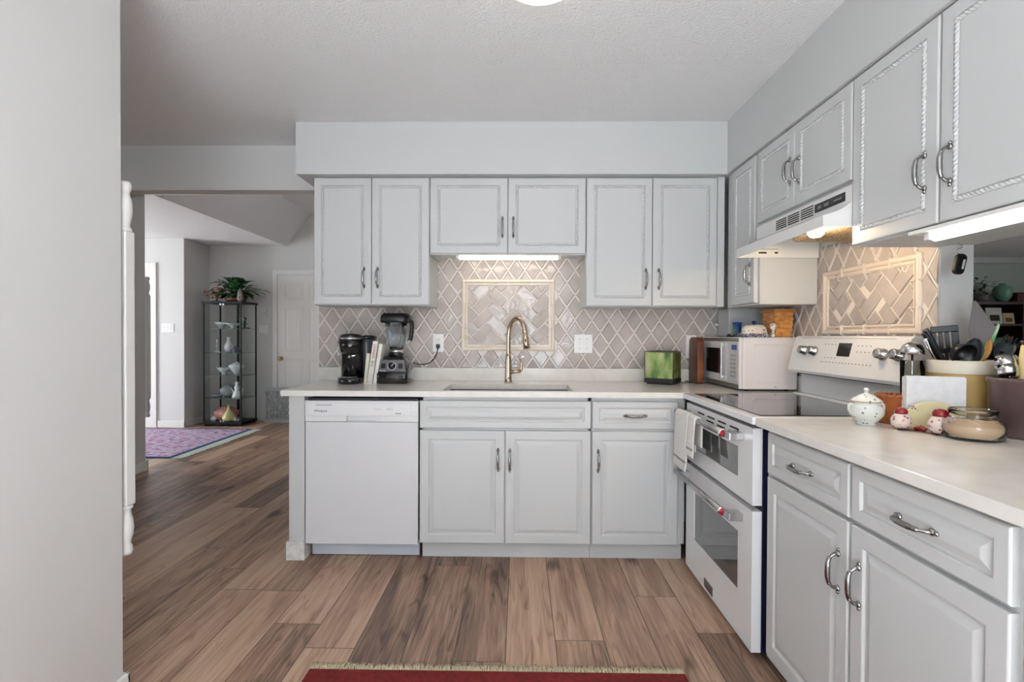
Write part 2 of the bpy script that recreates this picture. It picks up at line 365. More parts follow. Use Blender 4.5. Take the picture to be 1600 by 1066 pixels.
panel_upper('door',t,.617,1.074,1.694,2.138,-.306,1.044,1.848); panel_upper('door',t,1.078,1.534,1.694,2.138,-.306,1.108,1.848); local(t)
t=thing('wall_cabinet','tall white two-door wall cabinet right of the sink, above the green tank','cabinet',(1.95,0,1.386))
MB().box(1.538,2.320,-.306,-.014,1.384,2.146).box(2.306,2.347,-.320,-.306,1.384,2.146).build('carcass',white_paint,t,.001)
panel_upper('door',t,1.540,1.924,1.388,2.138,-.306,1.888,1.545); panel_upper('door',t,1.928,2.303,1.388,2.138,-.306,1.964,1.545); local(t)
# --- upper cabinets, right wall: local x runs towards the camera, wall at local y=0
def right_thing(name,label,cat,xstart,z=0,group=None):
    return thing(name,label,cat,(2.672,xstart,z),-PI/2,group)
def rb(t,objs=None): pass
def shiftz(t):
    z=t.location.z
    for ch in t.children: ch.location.z-=z
t=right_thing('wall_cabinet','narrow white one-door wall cabinet in the corner, left of the range hood','cabinet',0,1.375)
MB().box(.326,.722,-.305,-.014,1.375,2.146).build('carcass',white_paint,t,.001)
panel_upper('door',t,.425,.700,1.385,2.138,-.305,.655,1.535); shiftz(t)
t=right_thing('wall_cabinet','low white two-door wall cabinet directly above the range hood','cabinet',-.722,1.775)
MB().box(.002,.740,-.305,-.002,1.765,2.146).build('carcass',white_paint,t,.001)
panel_upper('door',t,.004,.352,1.782,2.138,-.305,.320,1.945); panel_upper('door',t,.356,.738,1.782,2.138,-.305,.392,1.93); shiftz(t)
t=right_thing('wall_cabinet','large white two-door wall cabinet at upper right over the pass-through','cabinet',-1.464,1.535)
MB().box(.002,.80,-.305,-.014,1.535,2.146).build('carcass',white_paint,t,.001)
panel_upper('door',t,.004,.380,1.540,2.138,-.305,.334,1.70); panel_upper('door',t,.388,.796,1.540,2.138,-.305,.424,1.695); shiftz(t)
# --- base run, back wall
t=thing('base_cabinet','white sink base cabinet with false drawer front and two doors','cabinet',(1.07,-.3,0))
MB().box(.616,1.532,-.611,-.02,.10,.118).box(.616,1.532,-.611,-.6095,.64,.883).box(.616,.634,-.611,-.02,.118,.883).box(1.514,1.532,-.611,-.02,.118,.883).box(.634,1.514,-.611,-.595,.118,.639).box(.634,1.514,-.04,-.02,.118,.883).box(.622,1.532,-.565,-.545,0,.10).build('carcass',white_paint,t,.001)
panel_base('false_drawer_front',t,.618,1.529,.715,.862,-.611); panel_base('door',t,.618,1.071,.099,.703,-.611,1.036,.548); panel_base('door',t,1.075,1.529,.099,.703,-.611,1.099,.545); local(t)
t=thing('base_cabinet','narrow white base cabinet between sink base and range, one drawer over one door','cabinet',(1.76,-.3,0))
MB().box(1.534,2.03,-.611,-.02,.10,.883).box(1.534,2.03,-.565,-.545,0,.10).build('carcass',white_paint,t,.001)
panel_base('drawer_front',t,1.537,1.990,.715,.862,-.611,1.763,.786,'h'); panel_base('door',t,1.537,1.990,.099,.703,-.611,1.568,.545); local(t)
t=thing('end_panel','white end panel with square foot at the left end of the counter','panel',(-.05,-.3,0))
MB().box(-.086,-.002,-.625,-.02,.0,.883).build('panel',white_paint,t,.002)
MB().box(-.098,.001,-.637,-.55,0,.10).build('foot_block',noisemat('scuffed_white',[(.35,rgb(205,203,198)),(.6,rgb(228,226,222))],30,.5),t,.003); local(t)
# --- base run, right wall (front at X=2.036)
for y0,lab in ((-1.472,'white base cabinet beside the range with two drawers over two doors'),(-2.412,'white base cabinet cut off by the right edge of the photo')):
    t=right_thing('base_cabinet',lab,'cabinet',y0)
    MB().box(.0,.938,-.617,-.02,.045,.883).build('carcass',white_paint,t,.001)
    panel_base('drawer_front',t,.030,.478,.722,.868,-.617,.252,.792,'h'); panel_base('drawer_front',t,.490,.932,.722,.868,-.617,.712,.792,'h')
    panel_base('door',t,.030,.478,.075,.710,-.617,.440,.56); panel_base('door',t,.490,.932,.075,.710,-.617,.527,.56)
# --- worktops
t=thing('countertop','white quartz countertop with sink cutout along the back wall','countertop',(1.0,-.3,.884))
m=MB(); z0,z1=.884,.914
m.box(-.118,.735,-.655,-.001,z0,z1).box(1.437,2.03,-.655,-.001,z0,z1).box(2.03,2.671,-.678,-.001,z0,z1).box(.735,1.437,-.655,-.607,z0,z1).box(.735,1.437,-.242,-.001,z0,z1)
m.build('slab',quartz,t)
local(t)
t=thing('counter_upstand','low white quartz upstand strip along the wall behind the back counter','upstand',(1.2,-.01,.9145))
MB().box(-.168,2.671,-.020,-.001,.9145,.998).box(2.651,2.671,-.66,-.021,.9145,.998).build('upstand',quartz,t,.001); local(t)
t=thing('countertop','white quartz countertop at right, running from the range under the pass-through','countertop',(2.4,-2,.884))
MB().box(2.008,2.98,-4.0,-1.472,.8845,.9145).build('slab',quartz,t,.002); local(t)
# sink
t=thing('kitchen_sink','undermount steel sink set into the back counter','sink',(1.086,-.42,.7))
m=MB(); a0,a1,b0,b1=.728,1.444,-.609,-.235; m.box(a0,a1,b0,b1,.66,.664); m.box(a0,a0+.004,b0,b1,.664,.883); m.box(a1-.004,a1,b0,b1,.664,.883); m.box(a0+.004,a1-.004,b0,b0+.004,.664,.883); m.box(a0+.004,a1-.004,b1-.004,b1,.664,.883)
m.build('basin',steel,t); MB().lathe([(.0001,.6645),(.045,.6645),(.045,.668),(.03,.667),(.0001,.666)],(1.086,-.42,0),24).build('drain',chrome,t); local(t)
# ------------------------------------------------------------------ tiled backsplashes
def clip(poly,x0,x1,z0,z1):
    for ax,v,sg in ((0,x0,1),(0,x1,-1),(1,z0,1),(1,z1,-1)):
        out=[]
        for i in range(len(poly)):
            a,b=poly[i],poly[(i+1)%len(poly)]; da,db=(a[ax]-v)*sg,(b[ax]-v)*sg
            if da>=0: out.append(a)
            if (da>=0)!=(db>=0):
                t=da/(da-db); out.append((a[0]+(b[0]-a[0])*t,a[1]+(b[1]-a[1])*t))
        poly=out
        if len(poly)<3: return []
    return poly
def pillow(mb,poly,y,hh,ins=.004,tilt=0):
    n=len(poly); cx=sum(p[0] for p in poly)/n; cz=sum(p[1] for p in poly)/n
    size=sum(math.hypot(p[0]-cx,p[1]-cz) for p in poly)/n
    if size<.004: return
    k=max(.3,1-ins/size*1.6)
    inn=[(cx+(p[0]-cx)*k,cz+(p[1]-cz)*k) for p in poly]
    tx,tz=R.uniform(-tilt,tilt),R.uniform(-tilt,tilt)
    vs=[(p[0],y,p[1]) for p in poly]+[(p[0],y-hh+tx*(p[0]-cx)+tz*(p[1]-cz),p[1]) for p in inn]
    fs=[(i,(i+1)%n,(i+1)%n+n,i+n) for i in range(n)]+[tuple(range(n,2*n))]
    mb.add(vs,fs)
def backsplash(name,label,loc,rz,x0,x1,z0,z1,kx,kz,accent):
    """local frame: wall at y=0, tiles towards -y; kx,kz = a knot of the lattice"""
    t=thing(name,label,'backsplash',loc,rz)
    t['kind']='thing'
    dx,dz=.1095,.162
    MB().box(x0,x1,-.004,-.0012,z0,z1).build('grout_bed',grout,t)
    dm=MB(); lat=MB(); kn=MB()
    ax0,ax1,az0,az1=accent
    i0=int((x0-kx)/dx)-2;i1=int((x1-kx)/dx)+2;j0=int((z0-kz)/dz)-2;j1=int((z1-kz)/dz)+2
    def hid(x,z,e=0): return ax0+e<x<ax1-e and az0+e<z<az1-e
    for i in range(i0,i1+1):
        for j in range(j0,j1+1):
            for s in (0,1):
                X=kx+i*dx+s*dx/2; Z=kz+j*dz+s*dz/2
                # diamond centred half a step above the knot
                cx,cz=X,Z+dz/2; hx,hz=(dx/2)*.87,(dz/2)*.87
                if not hid(cx,cz,.03):
                    p=clip([(cx-hx,cz),(cx,cz-hz),(cx+hx,cz),(cx,cz+hz)],x0,x1,z0,z1)
                    if p: pillow(dm,p,-.004,.0045,.004,.075)
                # lattice strips from the knot
                for ex,ez in ((dx/2,dz/2),(-dx/2,dz/2)):
                    L=math.hypot(ex,ez); nx,nz=-ez/L,ex/L; w=.0034
                    if hid(X+ex/2,Z+ez/2,.03): continue
                    p=clip([(X+nx*w,Z+nz*w),(X-nx*w,Z-nz*w),(X+ex-nx*w,Z+ez-nz*w),(X+ex+nx*w,Z+ez+nz*w)],x0,x1,z0,z1)
                    if p: lat_add(lat,p)
                if x0+.012<X<x1-.012 and z0+.012<Z<z1-.012 and not hid(X,Z,.0):
                    r=.0085; pillow(kn,[(X-r,Z-r),(X+r,Z-r),(X+r,Z+r),(X-r,Z+r)],-.004,.008,.003)
    lat.add(kn.v,kn.f)
    dm.build('diamond_tiles',tile_taupe,t); lat.build('lattice_strips',lattice_mat,t)
    # accent picture-frame moulding
    fr=MB(); prof=[(0,-.004),(0,-.014),(.006,-.021),(.016,-.023),(.022,-.018),(.024,-.010),(.029,-.010),(.031,-.016),(.036,-.016),(.038,-.010),(.041,-.010),(.041,-.004)]
    vs=[];n=len(prof)
    for sx,sz in ((0,0),(1,0),(1,1),(0,1)):
        for d,y in prof: vs.append((ax0+d if sx==0 else ax1-d,y,az0+d if sz==0 else az1-d))
    fs=[]
    for k in range(4):
        for i in range(n-1): a=k*n+i;b=((k+1)%4)*n+i; fs.append((a,b,b+1,a+1))
    fr.add(vs,fs); 
    jt=MB()
    for k in range(1,4):
        X=ax0+(ax1-ax0)*k/4
        for Z0,Z1 in ((az0-.001,az0+.042),(az1-.042,az1+.001)): jt.box(X-.0018,X+.0018,-.0245,-.004,Z0,Z1)
    for k in range(1,3):
        Z=az0+(az1-az0)*k/3
        for X0,X1 in ((ax0-.001,ax0+.042),(ax1-.042,ax1+.001)): jt.box(X0,X1,-.0245,-.004,Z-.0018,Z+.0018)
    fr.add(jt.v,jt.f,False,1); fr.build('accent_frame',[tile_cream,grout],t)
    # herringbone panel
    hb=MB(); bx0,bx1,bz0,bz1=ax0+.041,ax1-.041,az0+.041,az1-.041; ww=.068; g=.0028; cs=math.cos(PI/4)
    mx,mz=(bx0+bx1)/2,(bz0+bz1)/2
    for a in range(-9,10):
        for b in range(-6,7):
            ox,oz=a*1+b*2,a*1-b*2
            for (u0,v0,u1,v1) in ((ox,oz,ox+2,oz+1),(ox,oz+1,ox+1,oz+3)):
                q=[(u0*ww+g,v0*ww+g),(u1*ww-g,v0*ww+g),(u1*ww-g,v1*ww-g),(u0*ww+g,v1*ww-g)]
                q=[(mx+(x-y)*cs,mz+(x+y)*cs) for x,y in q]
                q=clip(q,bx0,bx1,bz0,bz1)
                if q: pillow(hb,q,-.004,.005,.003,.09)
    hb.build('herringbone_tiles',tile_taupe,t)
    return t
def lat_add(mb,p):
    n=len(p); vs=[(a[0],-.004,a[1]) for a in p]+[(a[0],-.0085,a[1]) for a in p]
    mb.add(vs,[(i,(i+1)%n,(i+1)%n+n,i+n) for i in range(n)]+[tuple(range(n,2*n))])
backsplash('tile_backsplash','taupe diamond tile backsplash on the back wall with herringbone panel over the sink',(0,0,0),0,-.168,2.43,.9985,1.72,-.0235,1.312,(.77,1.377,1.110,1.576))
t=backsplash('tile_backsplash','diamond tile backsplash on the right wall with herringbone panel behind the range',(2.672,0,0),-PI/2,.203,1.460,.9985,1.66,.536,1.30,(.772,1.392,1.222,1.530))
#@@NEXT
# ------------------------------------------------------------------ lamps that belong to the room, plus an added hall lamp
def under_light(label,loc,rz,L,em,w=.075):
    t=thing('under_cabinet_light',label,'lamp',loc,rz)
    MB().box(-L/2-.06,L/2+.06,-w/2,w/2,-.012,-.0005).build('housing',trim_paint,t,.002)
    m=MB(); m.tube([(-L/2,0,-.022),(L/2,0,-.022)],[.017,.017],14); m.build('tube',em,t)
    for x in (-L/2-.02,L/2): MB().box(x,x+.02,-.02,.02,-.034,-.0125).build('end_cap',trim_paint,t,.002)
    return t
under_light('lit fluorescent strip light under the short cabinet over the sink',(1.078,-.215,1.712),0,.60,tube_em)
under_light('lit fluorescent strip light under the upper right cabinet beside the pass-through',(2.385,-2.045,1.535),PI/2,.50,tube_em2)
t=thing('ceiling_light','white round flush ceiling light at the top of the picture','lamp',(1.213,-1.60,CZ))
MB().lathe([(.0001,0),(.15,0),(.152,-.012),(.146,-.016),(.0001,-.016)],(0,0,0),40).build('base_ring',trim_paint,t)
MB().lathe([(.140,-.016),(.136,-.03),(.118,-.048),(.085,-.062),(.04,-.07),(.0001,-.072)],(0,0,0),40).build('diffuser',dome_em,t)

# ceiling lamp added to the vaulted foyer, unseen behind the cabinets, to brighten the far wall
m=MB().lathe([(.0001,0),(.13,0),(.13,-.02),(.0001,-.02)],(0,0,0),32)
m.lathe([(.120,-.0205),(.115,-.05),(.07,-.085),(.0001,-.10)],(0,0,0),32,mi=1)
o=struct('added_hall_lamp',m,[trim_paint,mat('added_hall_dome_glow',(1,1,1,1),.4,emit=(.95,.98,1,1),es=40)]); o.location=(-.55,2.1,2.887)
# ------------------------------------------------------------------ range hood
t=right_thing('range_hood','white slanted under-cabinet range hood above the range','range hood',-.724,0)
hood_body=mat('hood_white',rgb(232,231,228),.35)
skin=[(-.012,1.763),(-.324,1.763),(-.324,1.700),(-.336,1.690),(-.352,1.678),(-.375,1.667),(-.400,1.658),(-.424,1.652),(-.424,1.610),(-.420,1.610)]
inner=[(-.420,1.648),(-.375,1.660),(-.335,1.680),(-.318,1.71),(-.012,1.71)]
MB().prism(skin+inner,.0,.738,'x').build('canopy',hood_body,t)
for a,b in ((.0,.005),(.733,.738)):
    MB().prism([(-.012,1.7095),(-.318,1.7095),(-.335,1.6795),(-.375,1.6595),(-.4195,1.6475),(-.4195,1.610),(-.012,1.610)],a+.0003,b-.0003,'x').build('side_cheek',hood_body,t)
filt=noisemat('filter_mesh',[(.35,rgb(120,95,60)),(.5,rgb(225,205,165)),(.7,rgb(150,120,80))],60,.35,2,(1,6,1),.6)
g=MB().box(.30,.728,-.300,-.015,1.640,1.650)
for k in range(26): g.box(.305,.723,-.295+k*.0106,-.290+k*.0106,1.634,1.6405)
g.build('grease_filter',filt,t)
MB().box(.50,.728,-.415,-.305,1.640,1.646).build('lamp_holder',hood_body,t,.002)
MB().lathe([(.0001,-.040),(.018,-.037),(.028,-.026),(.030,-.014),(.026,0),(.0001,.0005)],(.585,-.362,1.640),20).build('bulb',bulb_em,t)
v=MB()
for gset in range(3):
    for k in range(5):
        z=1.707+k*.0095; x0=.345-.115*1+gset*.105
        v.box(x0-.03,x0+.06,-.3262,-.3242,z,z+.004)
v.build('vent_slots',dark,t)
MB().box(.515,.705,-.3275,-.324,1.712,1.745).build('control_strip',black_pl,t)
for q_ in ((.535,.56,1.722,1.734),(.58,.61,1.722,1.734),(.64,.69,1.725,1.732)): MB().box(q_[0],q_[1],-.3285,-.3275,q_[2],q_[3]).build('control_button',mat('grey_print',rgb(120,120,122),.5),t)
# instruction label on the underside of the front lip area (inside face of far cheek)
MB().box(.0055,.0060,-.33,-.20,1.622,1.668).build('instruction_label',mat('label_paper',rgb(240,236,226),.6),t)
MB().box(.0061,.0064,-.315,-.275,1.630,1.638).box(.0061,.0064,-.235,-.218,1.630,1.638).box(.0061,.0064,-.31,-.215,1.652,1.6535).build('label_print',dark,t)

# ------------------------------------------------------------------ range (local frame of the right wall run; x from the far side towards the camera)
t=right_thing('kitchen_range','white double-oven electric range with black glass cooktop','range',-.680,0)
Wd=.758
MB().box(.004,Wd-.004,-.618,-.02,.03,.884).build('body',navy,t)
MB().box(.0,Wd+.026,-.672,-.045,.886,.914).box(.0,Wd+.026,-.110,-.045,.914,.925).build('cooktop_frame',appl,t,.006)
MB().box(.035,Wd-.012,-.628,-.125,.9142,.9175).build('glass_cooktop',black_glass,t,.001)
# upper oven: vent panel, door, lower oven door
def slab(name,z0,z1,win):
    m=MB(); y1,y0=-.620,-.656
    w0,w1,a,b=win
    m.box(.006,w0,y0,y1,z0,z1).box(w1,Wd-.006,y0,y1,z0,z1).box(w0,w1,y0,y1,z0,a).box(w0,w1,y0,y1,b,z1)
    o=m.build(name,appl,t)
    MB().box(w0,w1,y0+.004,y1-.012,a,b).build('oven_window',oven_glass,o)
    return o
d1=slab('upper_oven_door',.580,.868,(.125,.625,.655,.775))
d2=slab('lower_oven_door',.030,.558,(.125,.630,.205,.440))
v=MB()
for k in range(4):
    x=.21+k*.125
    v.box(x-.04,x+.045,-.6572,-.655,.838,.845)
    if k>0: v.box(x-.05,x+.035,-.6572,-.655,.818,.825)
v.build('vent_slots',dark,d1)
def bar(z,par):
    m=MB(); y=-.708
    m.tube([(.0,y,z),(Wd-.165,y,z)],.0125,16); o=m.build('handle',steel,par)
    for x in (.02,Wd-.13): MB().box(x-.004,x+.05,-.712,-.656,z-.014,z+.016).build('bracket',steel,o,.003)
    MB().lathe([(.0001,0),(.017,0),(.019,.006),(.018,.012),(.0001,.012)],(Wd-.165,y,z),20,ax='x').build('end_collar',chrome,o)
    MB().lathe([(.0001,.0125),(.013,.0125),(.013,.016),(.0001,.0175)],(Wd-.165,y,z),20,ax='x').build('red_medallion',mat('red_enamel',rgb(170,20,50),.2),o)
bar(.822,d1); bar(.508,d2)
MB().box(.275,.375,-.6585,-.656,.045,.085).build('badge',mat('badge_grey',rgb(110,112,116),.3,.7),d2); 
# back console
MB().box(.012,Wd+.016,-.075,-.004,.925,1.025).build('console_riser',appl,t,.003)
sl=MB(); sl.prism([(-.115,1.036),(-.135,1.030),(-.140,1.045),(-.100,1.205),(-.085,1.214),(-.004,1.214),(-.004,1.036)],.0,Wd+.024,'x'); sl.build('console',appl,t,.003)
MB().box(.05,Wd-.06,-.112,-.02,1.0255,1.0355).build('console_gap',dark,t)
def on_panel(x,s,off=0): # s from bottom (0) to top(1) of the sloping face
    return Vector((x,-.140+.040*s-off*.97,1.045+.160*s-off*.243))
nrm=Vector((0,-.97,.243)).normalized()
def knob(x,s):
    m=MB(); m.lathe([(.0001,0),(.0235,0),(.0235,.008),(.020,.010),(.020,.030),(.017,.034),(.0001,.034)],(0,0,0),24)
    q=Vector((0,0,1)).rotation_difference(Vector((0,-.97,.243))).to_matrix().to_4x4()
    p=Vector((x,-.140+.040*s,1.045+.160*s))
    m.xf(Matrix.Translation(p)@q); m.build('knob',steel,t)
for x in (.125,.205,.665,.748): knob(x,.60)
def plate(name,x0,x1,s0,s1,m,off=.001):
    a=[Vector((x,-.140+.040*s,1.045+.160*s))+nrm*off for x,s in ((x0,s0),(x1,s0),(x1,s1),(x0,s1))]
    b=[p-nrm*off*1.5 for p in a]
    MB().add(a+b,[(0,1,2,3),(7,6,5,4),(0,4,5,1),(1,5,6,2),(2,6,7,3),(3,7,4,0)]).build(name,m,t)
plate('display',.375,.462,.50,.86,black_glass,.0015)
pr=mat('grey_print',rgb(120,120,122),.5)
btn=MB()
for (xx,s) in [(.27+.025*i,.80) for i in range(4)]+[(.29+.025*i,.42) for i in range(4)]+[(.27+.022*i,.30) for i in range(16)]+[(.50+.025*i,.78) for i in range(4)]+[(.50+.025*i,.62) for i in range(4)]:
    a=[Vector((x,-.140+.040*q,1.045+.160*q))+nrm*.0008 for x,q in ((xx,s),(xx+.010,s),(xx+.010,s+.035),(xx,s+.035))]
    btn.add(a,[(0,1,2,3)])
ob_=btn.build('button_print',mat('pale_print',rgb(170,166,164),.5),t)
line=[]
plate('console_groove',.06,Wd-.05,.985,1.0,mat('pale_print',rgb(170,166,164),.5),.0006)
# towel over the upper bar
t=right_thing('dish_towel','white dish towel with blue stripes hanging over the upper oven handle','towel',-.680,0)
towel=noisemat('white_terry',[(.3,rgb(222,218,212)),(.7,rgb(240,237,232))],120,.95,2,bump=.5)
def drape(x0,x1,zf,zb,bulge=0,ph=0):
    def fn(u,v):
        x=x0+(x1-x0)*v; y=-.708; r=.0165+bulge; z=.822
        Lf=z-zf; Lb=z-zb; tot=Lf+PI*r+Lb; s=u*tot
        wob=.004*math.sin(v*7+ph)*min(1,max(0,s/.1))
        if s<Lf: return (x+.004*math.sin(s*30+ph),y-r+wob*(1-s/Lf)-.010*(1-s/Lf),zf+s)
        s-=Lf
        if s<PI*r: a=s/r; return (x,y-r*math.cos(a),z+r*math.sin(a))
        s-=PI*r
        return (x,y+r+ (.0 if s<.02 else .0),z-s)
    return fn
MB().sheet(drape(.048,.235,.565,.66,.002,.3),60,14).build('front_fold',towel,t,solid=.006)
MB().sheet(drape(.239,.325,.652,.70,0,2),44,8).build('back_fold',towel,t,solid=.006)
blue=mat('towel_stripe_blue',rgb(88,100,118),.9)
def stripe(x0,x1,z,d,ph,zf):
    vs=[]
    for k in range(13):
        v=k/12; x=x0+(x1-x0)*v; s=z-zf; L=.822-zf
        y=-.708-(.0165+d)+.004*math.sin(v*7+ph)*min(1,s/.1)*(1-s/L)-.010*(1-s/L)-.0036
        vs+= [(x+.004*math.sin(s*30+ph),y,z),(x+.004*math.sin(s*30+ph),y,z+.003)]
    return vs,[(2*k,2*k+2,2*k+3,2*k+1) for k in range(12)]
st=MB()
for z in (.612,.606): st.add(*stripe(.048,.235,z,.002,.3,.565))
st.build('stripes',blue,t,solid=.0008)
st=MB()
for z in (.690,.684): st.add(*stripe(.239,.325,z,0,2,.652))
st.build('stripes',blue,t,solid=.0008)

# ------------------------------------------------------------------ dishwasher
t=thing('dishwasher','white front-control dishwasher at the left end of the counter','dishwasher',(.307,-.3,0))
MB().box(.010,.604,-.600,-.03,.09,.868).build('tub',mat('dark_tub',rgb(60,62,64),.6),t)
MB().box(.004,.609,-.628,-.601,.088,.744).build('door_panel',mat('dishwasher_front',rgb(216,216,218),.3),t,.003)
m=MB(); m.box(.003,.610,-.632,-.601,.776,.858)
m.box(.003,.225,-.630,-.601,.746,.776).box(.382,.610,-.630,-.601,.746,.776).box(.225,.382,-.612,-.601,.746,.776).box(.225,.382,-.630,-.612,.746,.750)
m.build('control_panel',mat('dishwasher_console',rgb(226,226,227),.3),t,.0015)
MB().box(.030,.572,-.6335,-.632,.782,.845).build('console_inset',mat('dishwasher_inset',rgb(232,232,233),.25),t,.0005)
MB().box(.015,.604,-.560,-.540,.004,.086).build('kick_plate',mat('kick_grey',rgb(196,202,208),.4),t); 
X3=((1,0,0),(0,0,1))
lettering('logo','Whirlpool',.0165,(.088,-.6337,.803),X3,dark,t)
d=MB()
for k in range(13): d.box(.062+k*.0068,.0665+k*.0068,-.6339,-.6334,.832,.8365)
for k in range(5): d.box(.378+k*.007,.3825+k*.007,-.6339,-.6334,.812,.8145)
for k in range(3): d.box(.445+k*.012,.450+k*.012,-.6339,-.6334,.812,.8165)
for k in range(2): d.box(.490+k*.016,.502+k*.016,-.6339,-.6334,.789,.794)
d.build('panel_print',pr,t); local(t)

# ------------------------------------------------------------------ faucet
t=thing('kitchen_faucet','brushed champagne gooseneck faucet standing behind the sink','faucet',(1.078,-.125,.914))
MB().lathe([(.0001,0),(.028,0),(.028,.006),(.0245,.010),(.022,.03),(.0205,.12),(.0175,.16),(.0165,.185),(.0001,.185)],(0,0,0),28).build('body',champagne,t)
MB().tube(bez([(0,0,.17),(0,0,.26),(.002,-.002,.315),(.014,-.014,.365),(.040,-.038,.398),(.070,-.066,.398),(.092,-.088,.365),(.103,-.100,.315)],8),.0135,16).build('gooseneck',champagne,t)
sp=MB(); sp.tube([(.102,-.099,.325),(.105,-.102,.295),(.109,-.106,.255),(.115,-.112,.215)],[.0145,.0165,.0185,.0215],18); so=sp.build('spray_head',champagne,t)
MB().lathe([(.0001,-.003),(.0035,-.003),(.0035,.012),(.0001,.012)],(.107,-.128,.262),12).build('button',black_pl,so)
lv=MB(); lv.tube([(.012,0,.066),(.045,0,.068),(.075,-.002,.070)],[.0135,.0135,.012],14); lv.tube([(.070,-.002,.066),(.082,-.004,.085),(.084,-.005,.115),(.074,-.005,.155)],[.011,.010,.007,.005],12); lv.build('lever',champagne,t)
MB().lathe([(.0001,-.0015),(.005,-.001),(.005,.002),(.0001,.002)],(0.004,-.0235,.03),12,ax='y').build('sensor_dot',black_pl,t)

# ------------------------------------------------------------------ outlets and switches
ivory=mat('ivory_plastic',rgb(236,232,222),.3); platew=mat('white_plate',rgb(240,240,240),.25)
def outlet(name,label,loc,rz,kind,w=.072,h=.118,cat='outlet',mm=platew):
    t=thing(name,label,cat,loc,rz)
    MB().box(-w/2,w/2,-.006,0,-h/2,h/2).build('cover_plate',mm,t,.002)
    if kind=='outlet':
        for s in (-1,1):
            o=MB().box(-.017,.017,-.0085,-.006,s*.021-.014,s*.021+.014).build('socket',ivory,t,.002)
            MB().box(-.008,-.006,-.009,-.0084,s*.021-.003,s*.021+.006).box(.006,.008,-.009,-.0084,s*.021-.003,s*.021+.006).box(-.0015,.0015,-.009,-.0084,s*.021-.009,s*.021-.006).build('slots',dark,o)
    else:
        n=kind
        for k in range(n):
            x=(k-(n-1)/2)*.046
            o=MB().box(x-.005,x+.005,-.007,-.006,-.012,.012).box(x-.0035,x+.0035,-.016,-.007,.0,.007).build('toggle',ivory if n<4 else mm,t)
            MB().lathe([(.0001,-.0075),(.003,-.007),(.003,-.006),(.0001,-.006)],(x,0,.03),8,ax='y').lathe([(.0001,-.0075),(.003,-.007),(.003,-.006),(.0001,-.006)],(x,0,-.03),8,ax='y').build('screw',pr,t)
    return t
outlet('wall_outlet','white wall outlet with a black plug, left of the herringbone panel',(.618,-.0085,1.159),0,'outlet')
outlet('light_switch','white double switch plate on the tile right of the faucet',(1.563,-.0085,1.158),0,2,.118,.122,'switch')
outlet('wall_outlet','white wall outlet with black adapter beside the wooden cutting board',(2.262,-.0085,1.142),0,'outlet',.068,.15)
outlet('light_switch','white triple switch plate on the bright foyer wall beside the door casing',(-3.405,3.2,1.29),0,3,.165,.118,'switch')
outlet('light_switch','white double switch plate on the far wall right of the glass curio cabinet',(-2.435,3.75,1.285),0,2,.12,.115,'switch')
t=thing('thermostat','small beige thermostat above the switch beside the curio cabinet','thermostat',(-2.43,3.75,1.50))
MB().box(-.045,.045,-.025,0,-.06,.06).build('housing',mat('beige_plastic',rgb(216,212,204),.4),t,.004); MB().box(.012,.022,-.027,-.025,-.012,.012).build('button',pr,t)

# ------------------------------------------------------------------ coffee maker
t=thing('coffee_maker','black pod coffee maker with silver rim on the left of the counter','coffee maker',(.135,-.22,.914))
bk=mat('gloss_black',rgb(12,12,14),.08,coat=.6); smoke=mat('smoked_tank',rgb(60,62,68),.15)
MB().lathe([(.0001,0),(.072,0),(.078,.008),(.078,.035),(.070,.040),(.0001,.040)],(-.01,-.035,0),36,sx=1,sy=1.1).build('base',bk,t)
m=MB(); m.lathe([(.0001,.040),(.072,.040),(.073,.19),(.073,.235),(.0001,.235)],(-.011,.012,0),36,sx=1.0,sy=.9); m.build('column',bk,t)
m=MB(); m.lathe([(.0001,.175),(.035,.175),(.060,.19),(.071,.225),(.073,.268),(.0001,.268)],(-.012,-.03,0),36,sx=1,sy=1.05); m.build('brew_head',bk,t)
MB().lathe([(.070,.2685),(.0755,.2685),(.0765,.276),(.072,.282),(.0001,.282)],(-.012,-.03,0),36,sx=1,sy=1.05).build('silver_rim',steel,t)
MB().lathe([(.0001,.2825),(.066,.2825),(.064,.292),(.050,.301),(.0001,.305)],(-.012,-.03,0),36,sx=1,sy=1.05).build('lid',bk,t)
MB().tube(bez([(-.078,-.055,.262),(-.074,-.085,.24),(-.070,-.098,.20),(-.060,-.098,.170)],6),.003,8).build('head_trim',chrome,t)
m=MB(); m.lathe([(.0001,0),(.042,0),(.045,.02),(.048,.24),(.046,.272),(.0001,.275)],(.070,.055,0),28,sx=1,sy=1.5); m.build('water_tank',smoke,t)
MB().lathe([(.0001,.275),(.050,.275),(.048,.287),(.030,.294),(.0001,.296)],(.070,.055,0),28,sx=1,sy=1.5).build('tank_lid',bk,t)
MB().lathe([(.0001,.0405),(.05,.0405),(.05,.044),(.0001,.044)],(-.01,-.06,0),28).build('drip_tray',steel,t)
MB().tube([(-.012,-.055,.175),(-.012,-.055,.155)],.010,12).build('nozzle',steel,t)

